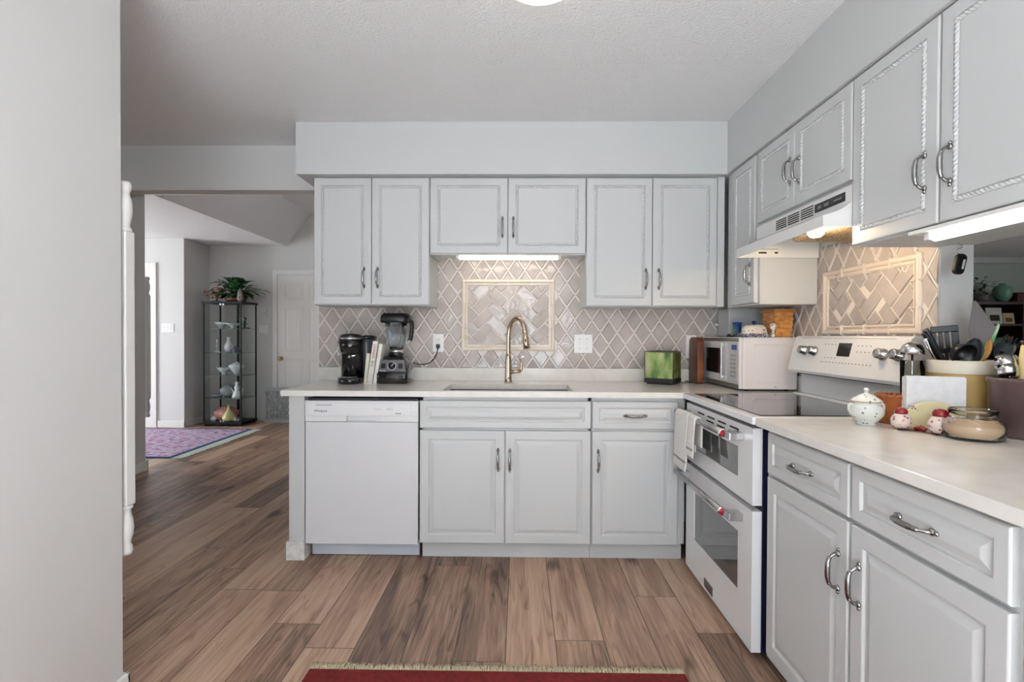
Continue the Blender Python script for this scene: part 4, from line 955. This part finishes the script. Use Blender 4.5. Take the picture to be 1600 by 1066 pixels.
# brown crock
t=thing('utensil_crock','dark brown stoneware crock at the right edge holding small tools','crock',(2.675,-1.800,Zc))
brown=noisemat('brown_stoneware',[(.3,rgb(78,62,64)),(.7,rgb(98,78,76))],7,.3,coat=.2)
MB().lathe([(.0001,0),(.094,0),(.100,.006),(.102,.155),(.106,.163),(.106,.172),(.101,.176),(.095,.174),(.093,.16),(.093,.02),(.0001,.015)],(0,0,0),44).build('crock',brown,t)
bb=lambda dx,dy:(2.675+dx,-1.80+dy,Zc+.03)
utensil('measuring_cup','shiny steel measuring cup at the left of the brown crock','measuring cup',bb(-.03,.0),(2.600,-1.790,1.132),lambda L:[('handle',shaft(L,.03,.004),steel,{}),('cup',MB().lathe([(.0001,-.020),(.018,-.018),(.021,.014),(.0225,.014),(.0195,-.020),(.0001,-.022)],(0,0,L-.02),24,ax='y'),chrome,{})],roll=.4)
utensil('measuring_cup','larger steel measuring cup with a ring rim behind the small one','measuring cup',bb(-.02,.02),(2.622,-1.765,1.150),lambda L:[('handle',shaft(L,.03,.004),steel,{}),('cup',MB().lathe([(.0001,-.022),(.024,-.020),(.029,.016),(.031,.016),(.026,-.022),(.0001,-.024)],(0,0,L-.02),24,ax='y'),chrome,{})],roll=.4)
pw=noisemat('pale_turned_wood',[(.3,rgb(206,180,120)),(.7,rgb(224,202,148))],9,.5,3,(1,1,.2))
utensil('honey_dipper','pale turned wooden tool handle standing in the brown crock','wooden tool',bb(-.03,.0),(2.655,-1.785,1.190),lambda L:[('handle',MB().lathe([(.0001,0),(.005,0),(.006,L*.45),(.012,L*.52),(.012,L*.62),(.009,L*.76),(.010,L*.82),(.006,L*.93),(.004,L*.985),(.0001,L)],(0,0,0),20),pw,{}),('tip',MB().lathe([(.0001,L),(.005,L+.001),(.006,L+.010),(.0001,L+.013)],(0,0,0),12),mat('dark_tip',rgb(66,40,36),.5),{})])
straw=noisemat('strawberry_print',[(.30,rgb(150,34,36)),(.40,rgb(190,150,90)),(.45,rgb(214,206,140)),(.8,rgb(222,216,160))],26,.2,1)
utensil('spoon_rest','cream strawberry-painted ceramic handle with a ring end in the brown crock','handle',bb(-.01,-.01),(2.676,-1.800,1.150),lambda L:[('handle',MB().tube([(0,0,0),(0,0,L*.5),(0,0,L*.6),(0,0,L-.02),(0,0,L-.005),(0,0,L)],[.008,.010,.018,.019,.012,.004],16),straw,{}),('ring',MB().tube([(.011*math.cos(2*PI*k/16),0,L+.010+.011*math.sin(2*PI*k/16)) for k in range(17)],.0035,8),straw,{})])
# key fob
t=thing('key_fob','black key fob hanging from a small hook under the pass-through header','key fob',(2.660,-1.555,1.462))
m=MB(); m.prism([(p[0],p[1]) for p in rrect(.034,.072,.015)],-.008,.008,'y'); m.xf(Matrix.Rotation(.22,4,'Y')); m.build('fob',black_pl,t,.003)
MB().prism([(p[0],p[1]) for p in rrect(.007,.034,.003)],-.0092,-.0080,'y').xf(Matrix.Rotation(.22,4,'Y')@Matrix.Translation((.007,0,.0))).build('label_strip',mat('silver_strip',rgb(190,188,184),.4),t)
MB().tube(bez([(.0,0,.034),(-.012,0,.044),(-.006,0,.052),(.006,0,.056),(.008,0,.064),(-.002,0,.070),(-.008,0,.076),(-.006,0,.082)],6),.0012,6).build('hook',steel,t)

# ------------------------------------------------------------------ red rug in the foreground
t=thing('area_rug','dark red rug with cream fringe at the bottom of the picture','rug',(1.07,-2.3,0))
redrug=noisemat('dark_red_pile',[(.3,rgb(96,22,20)),(.7,rgb(124,34,30))],60,.95,4,bump=.4)
MB().box(-.672,.672,-.95,.775,.001,.010).build('pile',redrug,t,.003)
fr=MB(); rr=random.Random(3)
for k in range(250):
    x=-.672+1.344*(k+.5)/250; a=rr.uniform(-.35,.35); L=rr.uniform(.038,.055)
    fr.tube([(x,.772,.006),(x+a*L*.4,.772+L*.5,.007+rr.uniform(0,.004)),(x+a*L,.772+L,.003)],[.0022,.0026,.0016],5)
    if k%2==0: fr.tube([(x+.002,.772,.007),(x-a*L*.4,.772+L*.4,.010),(x-a*L*1.4,.772+L*.85,.005)],[.0022,.0026,.0016],5)
o=fr.build('fringe',mat('cream_fringe',rgb(190,178,150),.95),t); o['kind']='stuff'

# ------------------------------------------------------------------ spindles on the wall ends
def spindle(label,x,y):
    t=thing('turned_spindle',label,'spindle',(x,y,.468))
    prof=[(.0001,0),(.018,.0),(.022,.012),(.020,.028),(.016,.036),(.017,.046),(.022,.062),(.025,.09),(.022,.118),(.017,.138),(.016,.150),(.022,.156),(.022,.166)]
    up=[(r,1.25-z) for r,z in prof][::-1]
    MB().lathe(prof,(0,0,0),28).lathe(up,(0,0,0),28).build('turning',trim_paint,t)
    MB().box(-.021,.021,-.021,.021,.166,1.084).build('square_shaft',trim_paint,t,.004)
spindle('white turned spindle fixed to the near left wall end',-.176,-1.645)
spindle('turned spindle on the far hallway wall end, backlit and grey',-2.168,1.156)

# ------------------------------------------------------------------ foyer: doors, rug, cabinet, plant, gate
def panel_door(n,loc,w=.81,knob=True):
    o=bpy.data.objects.new('door_%d'%n,None); C.objects.link(o); o.location=loc; o['kind']='structure'
    m=MB(); cs=.065
    m.box(-cs,0,-.018,0,0,2.045+cs).box(w,w+cs,-.018,0,0,2.045+cs).box(0,w,-.018,0,2.045,2.045+cs); m.build('casing',trim_paint,o,.003)
    d=MB(); d.box(.004,w-.004,-.006,0,.008,2.04)
    cols=((.11,.36),(.45,.70)) ; rows=((.22,.86),(.98,1.58),(1.70,1.92))
    for a,b in cols:
        for z0,z1 in rows:
            R2=lambda i,dd:(a+i,b-i,z0+i,z1-i,-.006+dd)
            d.rings([R2(-.002,-.001),R2(.004,-.004),R2(.012,-.001),R2(.022,-.0012),R2(.040,-.005)])
    sl_=d.build('slab',door_paint,o)
    if knob: MB().lathe([(.0001,0),(.028,0),(.028,-.006),(.010,-.012),(.010,-.030),(.026,-.040),(.028,-.052),(.018,-.062),(.0001,-.064)],(.055,-.007,.875),20,ax='y').build('knob',mat('brass',rgb(190,160,110),.2,1),o)
    hg=MB()
    return o
panel_door(1,(-2.235,3.75,0))
# casing at the left foyer wall (its door lies outside the opening)
struct('trim_2',MB().box(-3.63,-3.545,3.178,3.2,0,2.13).box(-4.3,-3.6302,3.178,3.2,2.05,2.13),trim_paint,.003)
struct('door_2',MB().box(-4.3,-3.63,3.19,3.2,0,2.05),door_paint,.003)
# curio cabinet: corners from the photo
cx_,cy_=-2.78,3.50; rz=math.radians(-2)
black_f=mat('black_metal_frame',rgb(26,30,32),.35,.5)
t=thing('curio_cabinet','tall glass curio cabinet with black frame in the foyer, plant on top','display cabinet',(-2.745,3.475,0),math.radians(-3))
W2,D2,H2=.262,.180,1.64
MB().box(-W2-.012,W2+.012,-D2-.012,D2+.012,H2-.025,H2).build('top_panel',black_f,t,.002)
MB().box(-W2-.006,W2+.006,-D2-.006,D2+.006,.02,.055).build('base_panel',black_f,t,.002)
for x in (-W2,W2):
    for y in (-D2,D2):
        s=.016; MB().box(x-s if x>0 else x,x if x>0 else x+s,y-s if y>0 else y,y if y>0 else y+s,.056,H2-.026).build('post',black_f,t)
        MB().lathe([(.0001,0),(.014,0),(.014,.019),(.0001,.019)],(x*.9,y*.9,0),12).build('foot',black_f,t)
MB().box(-.016,.016,D2-.012,D2,.056,H2-.026).build('rear_upright',black_f,t)
MB().box(-W2+.012,W2-.012,-D2+.001,-D2+.005,.06,H2-.03).build('glass_door',thin_glass,t)
MB().box(-W2+.012,W2-.012,D2-.003,D2-.0005,.06,H2-.03).build('mirror_back',mat('mirror_back',rgb(206,214,214),.25,.35),t) if False else None
for x in (-W2+.001,W2-.005): MB().box(x,x+.004,-D2+.013,D2-.013,.06,H2-.03).build('side_glass',thin_glass,t)
shelf_z=[.36,.66,.96,1.28]
for z in shelf_z: MB().box(-W2+.006,W2-.006,-D2+.014,D2-.014,z,z+.006).build('glass_shelf',mat('green_edge_glass',rgb(190,220,212),.02,trans=.8,ior=1.3),t)
for x in (-.02,.02):
    MB().box(x-.012,x+.012,-D2-.002,-D2+.008,H2-.05,H2-.027).box(x-.012,x+.012,-D2-.002,-D2+.008,.057,.075).build('door_clip',chrome,t)
def item(name,label,cat,lx,ly,z,prof,mm,sx=1,extra=None):
    a=math.radians(-3); X=-2.745+lx*math.cos(a)-ly*math.sin(a); Y=3.46+lx*math.sin(a)+ly*math.cos(a)
    t=thing(name,label,cat,(X,Y,z+.0065)); MB().lathe([(r*1.3,z_*(1.3 if z<1.2 else 1.15)) for r,z_ in prof],(0,0,0),18,sx=sx).build('body',mm,t)
    if extra: 
        for nm,mb in extra: mb.build(nm,mm,t)
    return t
bowl=[(.0001,0),(.03,0),(.02,.012),(.05,.04),(.075,.075),(.072,.075),(.045,.04),(.0001,.02)]
vase=[(.0001,0),(.03,0),(.045,.03),(.05,.06),(.03,.10),(.018,.13),(.028,.16),(.024,.16),(.0001,.12)]
flowerdish=[(.0001,0),(.025,0),(.02,.02),(.06,.045),(.085,.06),(.07,.058),(.0001,.03)]
tier=[(.0001,0),(.05,0),(.045,.012),(.010,.02),(.010,.05),(.035,.055),(.012,.065),(.008,.10),(.022,.12),(.0001,.14)]
def wing(s): return ('wing',MB().add([(0,0,.05),(s*.09,.0,.13),(s*.075,.01,.08),(s*.05,0,.04)],[(0,1,2,3)]))
wp=mat('white_porcelain',rgb(236,236,236),.2); gp=mat('grey_blue_glassware',rgb(170,176,184),.15,trans=.3)
item('crystal_dish','crystal dish on the top shelf of the curio cabinet, left side','dish',-.11,0,1.28,bowl,crystal)
item('crystal_bowl','starburst crystal bowl on the top shelf, centre','bowl',.06,-.02,1.28,flowerdish,crystal)
item('glass_figurine','dark green figurine on the top shelf, right side','figurine',.17,.06,1.28,tier,mat('dark_green_glass',rgb(52,76,70),.2))
item('porcelain_figurine','small white figurine alone at left on the second shelf','figurine',-.15,-.04,.96,[(r*.6,z) for r,z in tier],wp)
item('crystal_vase','clear vase in the middle of the second shelf','vase',-.02,.02,.96,vase,crystal)
item('glass_figurine','dark grey shell figurine at right on the second shelf','figurine',.12,-.05,.96,[(.0001,0),(.04,0),(.05,.02),(.03,.05),(.0001,.07)],mat('dark_grey_glass',rgb(88,90,100),.2))
item('crystal_swan','clear swan-shaped dish at left on the third shelf','figurine',-.08,0,.66,bowl,crystal,1,[wing(-1),wing(1)])
item('crystal_plate','frosted round dish standing at right on the third shelf','dish',.10,0,.66,[(.0001,.0),(.02,0),(.08,.09),(.075,.10),(.0001,.14)],crystal)
item('glass_teapot','grey glass teapot in the middle of the fourth shelf','teapot',-.03,.02,.36,[(.0001,0),(.04,0),(.075,.03),(.085,.07),(.06,.11),(.02,.12),(.012,.14),(.0001,.145)],gp,1,[('spout',MB().tube([(-.07,0,.05),(-.11,0,.08),(-.125,0,.12)],[.016,.011,.008],10)),('handle',MB().tube(bez([(.07,0,.10),(.115,0,.10),(.115,0,.05),(.07,0,.03)],5),.006,8))])
item('glass_dish','low grey dish at left on the fourth shelf','dish',-.155,-.02,.36,[(.0001,0),(.04,0),(.06,.03),(.055,.03),(.0001,.01)],gp)
item('porcelain_angel','white porcelain figure with spread arms at right on the fourth shelf','figurine',.125,-.04,.36,[(.0001,0),(.05,0),(.04,.03),(.02,.07),(.025,.11),(.012,.13),(.02,.15),(.0001,.17)],wp,1,[wing(-1),wing(1)])
item('coral_shell','pink coral-coloured shell at the bottom of the curio cabinet','shell',-.06,.02,.050,[(.0001,0),(.06,0),(.10,.04),(.11,.09),(.06,.13),(.0001,.15)],noisemat('coral_pink',[(.3,rgb(168,104,92)),(.6,rgb(206,150,134))],16,.5,bump=.8),1.1)
item('gourd_vase','pale yellow gourd vase at the bottom of the curio cabinet','vase',.045,-.09,.050,[(.0001,0),(.035,0),(.062,.02),(.065,.045),(.04,.085),(.014,.12),(.012,.16),(.018,.17),(.0001,.17)],mat('pale_yellow_glaze',rgb(206,200,140),.3))
item('small_shell','small white shell left of the coral at the cabinet bottom','shell',-.18,-.06,.050,[(.0001,0),(.03,0),(.035,.02),(.015,.045),(.0001,.05)],wp)
item('small_shell','small dark striped shell right of the gourd vase','shell',.14,-.08,.050,[(.0001,0),(.035,0),(.04,.02),(.02,.04),(.0001,.045)],noisemat('striped_shell',[(.4,rgb(90,84,84)),(.6,rgb(214,208,204))],40,.4))
# plant on top
ztop=H2+.0005
leafm=noisemat('variegated_leaf',[(.35,rgb(18,52,24)),(.55,rgb(34,88,40)),(.66,rgb(120,168,110)),(.75,rgb(28,76,34))],34,.35,3)
t=thing('potted_plant','bushy green variegated plant in a brown bowl on the curio cabinet','plant',(-2.66,3.46,ztop))
MB().lathe([(.0001,0),(.085,0),(.115,.02),(.13,.055),(.12,.058),(.0001,.05)],(0,0,0),28,sx=1.15,sy=.8).build('bowl',noisemat('rust_brown_pot',[(.3,rgb(84,40,26)),(.7,rgb(132,70,44))],12,.4),t)
lv=MB(); rr=random.Random(11); st_=MB()
for k in range(90):
    a=rr.uniform(0,2*PI); el=rr.uniform(.10,1.35); ln=rr.uniform(.12,.22); wd=rr.uniform(.036,.058)
    d=Vector((math.cos(a)*math.cos(el)*1.25,math.sin(a)*math.cos(el)*.7,math.sin(el))); p0=Vector((0,0,.06))+d*rr.uniform(.05,.19)+Vector((0,0,.04))
    sd=d.cross(Vector((0,0,1))).normalized(); n=7; vs=[]
    for i in range(n+1):
        u=i/n; p=p0+d*ln*u+Vector((0,0,-.55*ln*u*u)); ww=wd*math.sin(PI*min(.98,u*.9+.07))**.8
        p.z=max(p.z,.012); vs+=[p-sd*ww,p+Vector((0,0,-.004)),p+sd*ww]
    lv.add(vs,[(3*i,3*i+1,3*i+4,3*i+3) for i in range(n)]+[(3*i+1,3*i+2,3*i+5,3*i+4) for i in range(n)],True)
    st_.tube([(0,0,.04),tuple(p0)],.0025,5)
o=lv.build('foliage',leafm,t); o['kind']='stuff'; st_.build('stems',mat('stem_green',rgb(50,84,40),.6),t)
t=thing('amethyst_geode','purple-grey crystal geode standing in front of the potted plant','geode',(-2.545,3.355,ztop))
MB().lathe([(.0001,0),(.035,0),(.045,.04),(.040,.10),(.025,.16),(.0001,.19)],(0,0,0),12,sy=.5).build('stone',noisemat('geode_stone',[(.3,rgb(70,56,64)),(.5,rgb(150,136,136)),(.7,rgb(96,74,84))],22,.4,5,bump=1),t)
t=thing('bonsai_ornament','small ornamental tree with orange and white blossoms on the cabinet, left','ornament',(-2.900,3.42,ztop))
MB().box(-.06,.06,-.03,.03,0,.014).tube([(0,0,.01),(.01,0,.05),(-.01,0,.09),(0,0,.14)],[.012,.009,.007,.005],8).build('stand_and_trunk',mat('dark_branch',rgb(34,42,36),.6),t)
bl=MB(); 
for k in range(34):
    r=rr.uniform(.010,.020); c_=(rr.gauss(0,.05),rr.gauss(0,.02),.05+rr.random()*.14); bl.lathe([(.0001,-r),(r*.8,-r*.4),(r,0),(r*.6,r*.6),(.0001,r)],c_,7)
o=bl.build('blossoms',noisemat('blossom_colors',[(.35,rgb(130,40,30)),(.5,rgb(210,110,80)),(.62,rgb(226,206,170)),(.75,rgb(150,60,44))],20,.5),t); o['kind']='stuff'
# foyer rug
t=thing('area_rug','pink, purple and blue patterned rug with blue border in the foyer','rug',(-3.2,2.25,0))
rugm=noisemat('pink_blue_rug',[(.30,rgb(96,62,100)),(.42,rgb(160,100,136)),(.50,rgb(196,172,190)),(.60,rgb(166,170,196)),(.72,rgb(110,120,164))],13,.95,8,(1,2.2,1))
MB().box(-1.2,.925,-.655,.79,.001,.009).build('field',rugm,t)
MB().box(-1.25,.96,-.69,-.655,.001,.010).box(.925,.96,-.655,.79,.001,.010).box(-1.25,.96,.79,.825,.001,.010).build('border',mat('navy_blue_border',rgb(44,80,128),.9),t)
m=MB()
for k in range(110):
    y=-.69+1.515*k/110; m.box(.9605,.9605+rr.uniform(.10,.13),y,y+.0105,.001,.004)
o=m.build('fringe',mat('pale_rug_fringe',rgb(196,206,196),.95),t); o['kind']='stuff'
# baby gate
t=thing('baby_gate','grey plastic lattice baby gate leaning against the far door','gate',(-2.35,3.60,0))
gm_=mat('grey_gate_plastic',rgb(150,158,158),.5)
MB().box(0,.80,-.012,.012,.0,.05).box(0,.80,-.012,.012,.43,.48).box(0,.035,-.012,.012,.05,.43).box(.765,.80,-.012,.012,.05,.43).build('frame',gm_,t,.002)
lt=MB(); st0=.062
for k in range(-8,16):
    for sg in (1,-1):
        x0=k*st0; pts=[(x0,.05),(x0+sg*.27,.43)]
        L=math.hypot(.27,.38); nx,nz=-.38/L*.006,sg*.27/L*.006
        if sg==-1: nx,nz=-.38/L*.006,-.27/L*.006
        q=clip([(x0+nx,.05+nz),(x0-nx,.05-nz),(x0+sg*.27-nx,.43-nz),(x0+sg*.27+nx,.43+nz)],.03,.77,.048,.432)
        if q: lt.prism(q,-.004,.004,'y')
lt.build('lattice',gm_,t)

# ------------------------------------------------------------------ living room seen through the pass-through
dw=noisemat('dark_walnut',[(.3,rgb(48,26,24)),(.7,rgb(70,40,36))],5,.4,4,(1,1,.2))
t=thing('bookcase','dark wooden bookcase against the living room wall','bookcase',(7.75,4.52,0))
m=MB()
for x in (0,.90,1.80): m.box(x-.025,x+.025,-.17,.17,0,1.70)
for z in (.05,.40,.75,1.06,1.385): m.box(.025,.875,-.165,.165,z,z+.03).box(.925,1.775,-.165,.165,z,z+.03)
m.build('carcass',dw,t); MB().box(-.04,1.84,-.19,.19,1.7005,1.745).build('top',dw,t,.004); MB().box(.0,1.80,.171,.185,0,1.70).build('back_panel',mat('black_brown_back',rgb(24,14,14),.8),t)
t=thing('ceramic_vase','round sage green ceramic vase on top of the bookcase','vase',(8.41,4.45,1.7455))
MB().lathe([(.0001,0),(.06,0),(.105,.08),(.120,.16),(.105,.22),(.06,.25),(.035,.262),(.045,.28),(.040,.28),(.0001,.262)],(0,0,0),32).build('body',mat('sage_glaze',rgb(112,160,136),.3),t)
t=thing('potted_plant','leafy dark green plant in a grey pot on the bookcase','plant',(8.10,4.46,1.7455))
MB().lathe([(.0001,0),(.08,0),(.11,.12),(.10,.12),(.0001,.10)],(0,0,0),24).build('pot',mat('taupe_pot',rgb(112,100,96),.6),t)
lv=MB()
for k in range(70):
    a=rr.uniform(0,2*PI); r0=rr.uniform(.02,.20); z=.13+rr.random()*.26-r0*.5; L=.07; p=Vector((r0*math.cos(a),r0*math.sin(a)*.7,z)); d=Vector((math.cos(a),math.sin(a),rr.uniform(-.6,.6))).normalized(); sd=d.cross(Vector((0,0,1))).normalized()*.024
    lv.add([p,p+d*L*.5+sd,p+d*L,p+d*L*.5-sd],[(0,1,2,3)])
o=lv.build('foliage',mat('dark_leaf',rgb(36,74,44),.5),t); o['kind']='stuff'
t=thing('carved_box','dark brown patterned box on the bookcase right of the vase','box',(8.80,4.47,1.7455))
MB().box(-.22,.22,-.08,.08,0,.14).build('box',noisemat('carved_brown',[(.4,rgb(50,22,18)),(.6,rgb(100,50,36))],30,.6),t,.004)
def frame(label,x,w,h,z,cm,dm_):
    t=thing('picture_card',label,'card',(x,4.40,z)); t.rotation_euler=(math.radians(-8),0,0)
    MB().box(-w/2,w/2,0,.010,0,h).build('board',cm,t,.001); MB().box(-w*.28,w*.32,-.0015,-.0002,h*.18,h*.55).build('picture',dm_,t)
frame('pale card with a dark flower picture on the upper bookcase shelf',8.265,.235,.245,1.4165,mat('pale_card',rgb(196,198,184),.7),mat('dark_picture',rgb(50,34,34),.7))
frame('smaller beige card in front of the pale one on the shelf',8.415,.165,.165,1.4165,mat('beige_card',rgb(190,168,130),.7),mat('brown_picture',rgb(92,70,50),.7)).__class__ if False else frame('smaller beige card right of the pale card on the shelf',8.475,.165,.165,1.4165,mat('beige_card',rgb(190,168,130),.7),mat('brown_picture',rgb(92,70,50),.7))
t=thing('folded_towels','small pile of grey and coloured cloth on the middle bookcase shelf','cloth',(8.38,4.45,1.0905))
MB().box(-.17,.17,-.08,.08,0,.05).box(-.15,.12,-.08,.07,.05,.085).build('grey_cloth',mat('grey_cloth',rgb(110,116,112),.9),t,.01); MB().box(-.10,.05,-.07,.07,.0855,.12).build('green_cloth',mat('green_cloth',rgb(70,128,100),.9),t,.01); MB().box(.055,.14,-.07,.07,.0855,.14).build('orange_cloth',mat('orange_cloth',rgb(150,84,40),.9),t,.01)
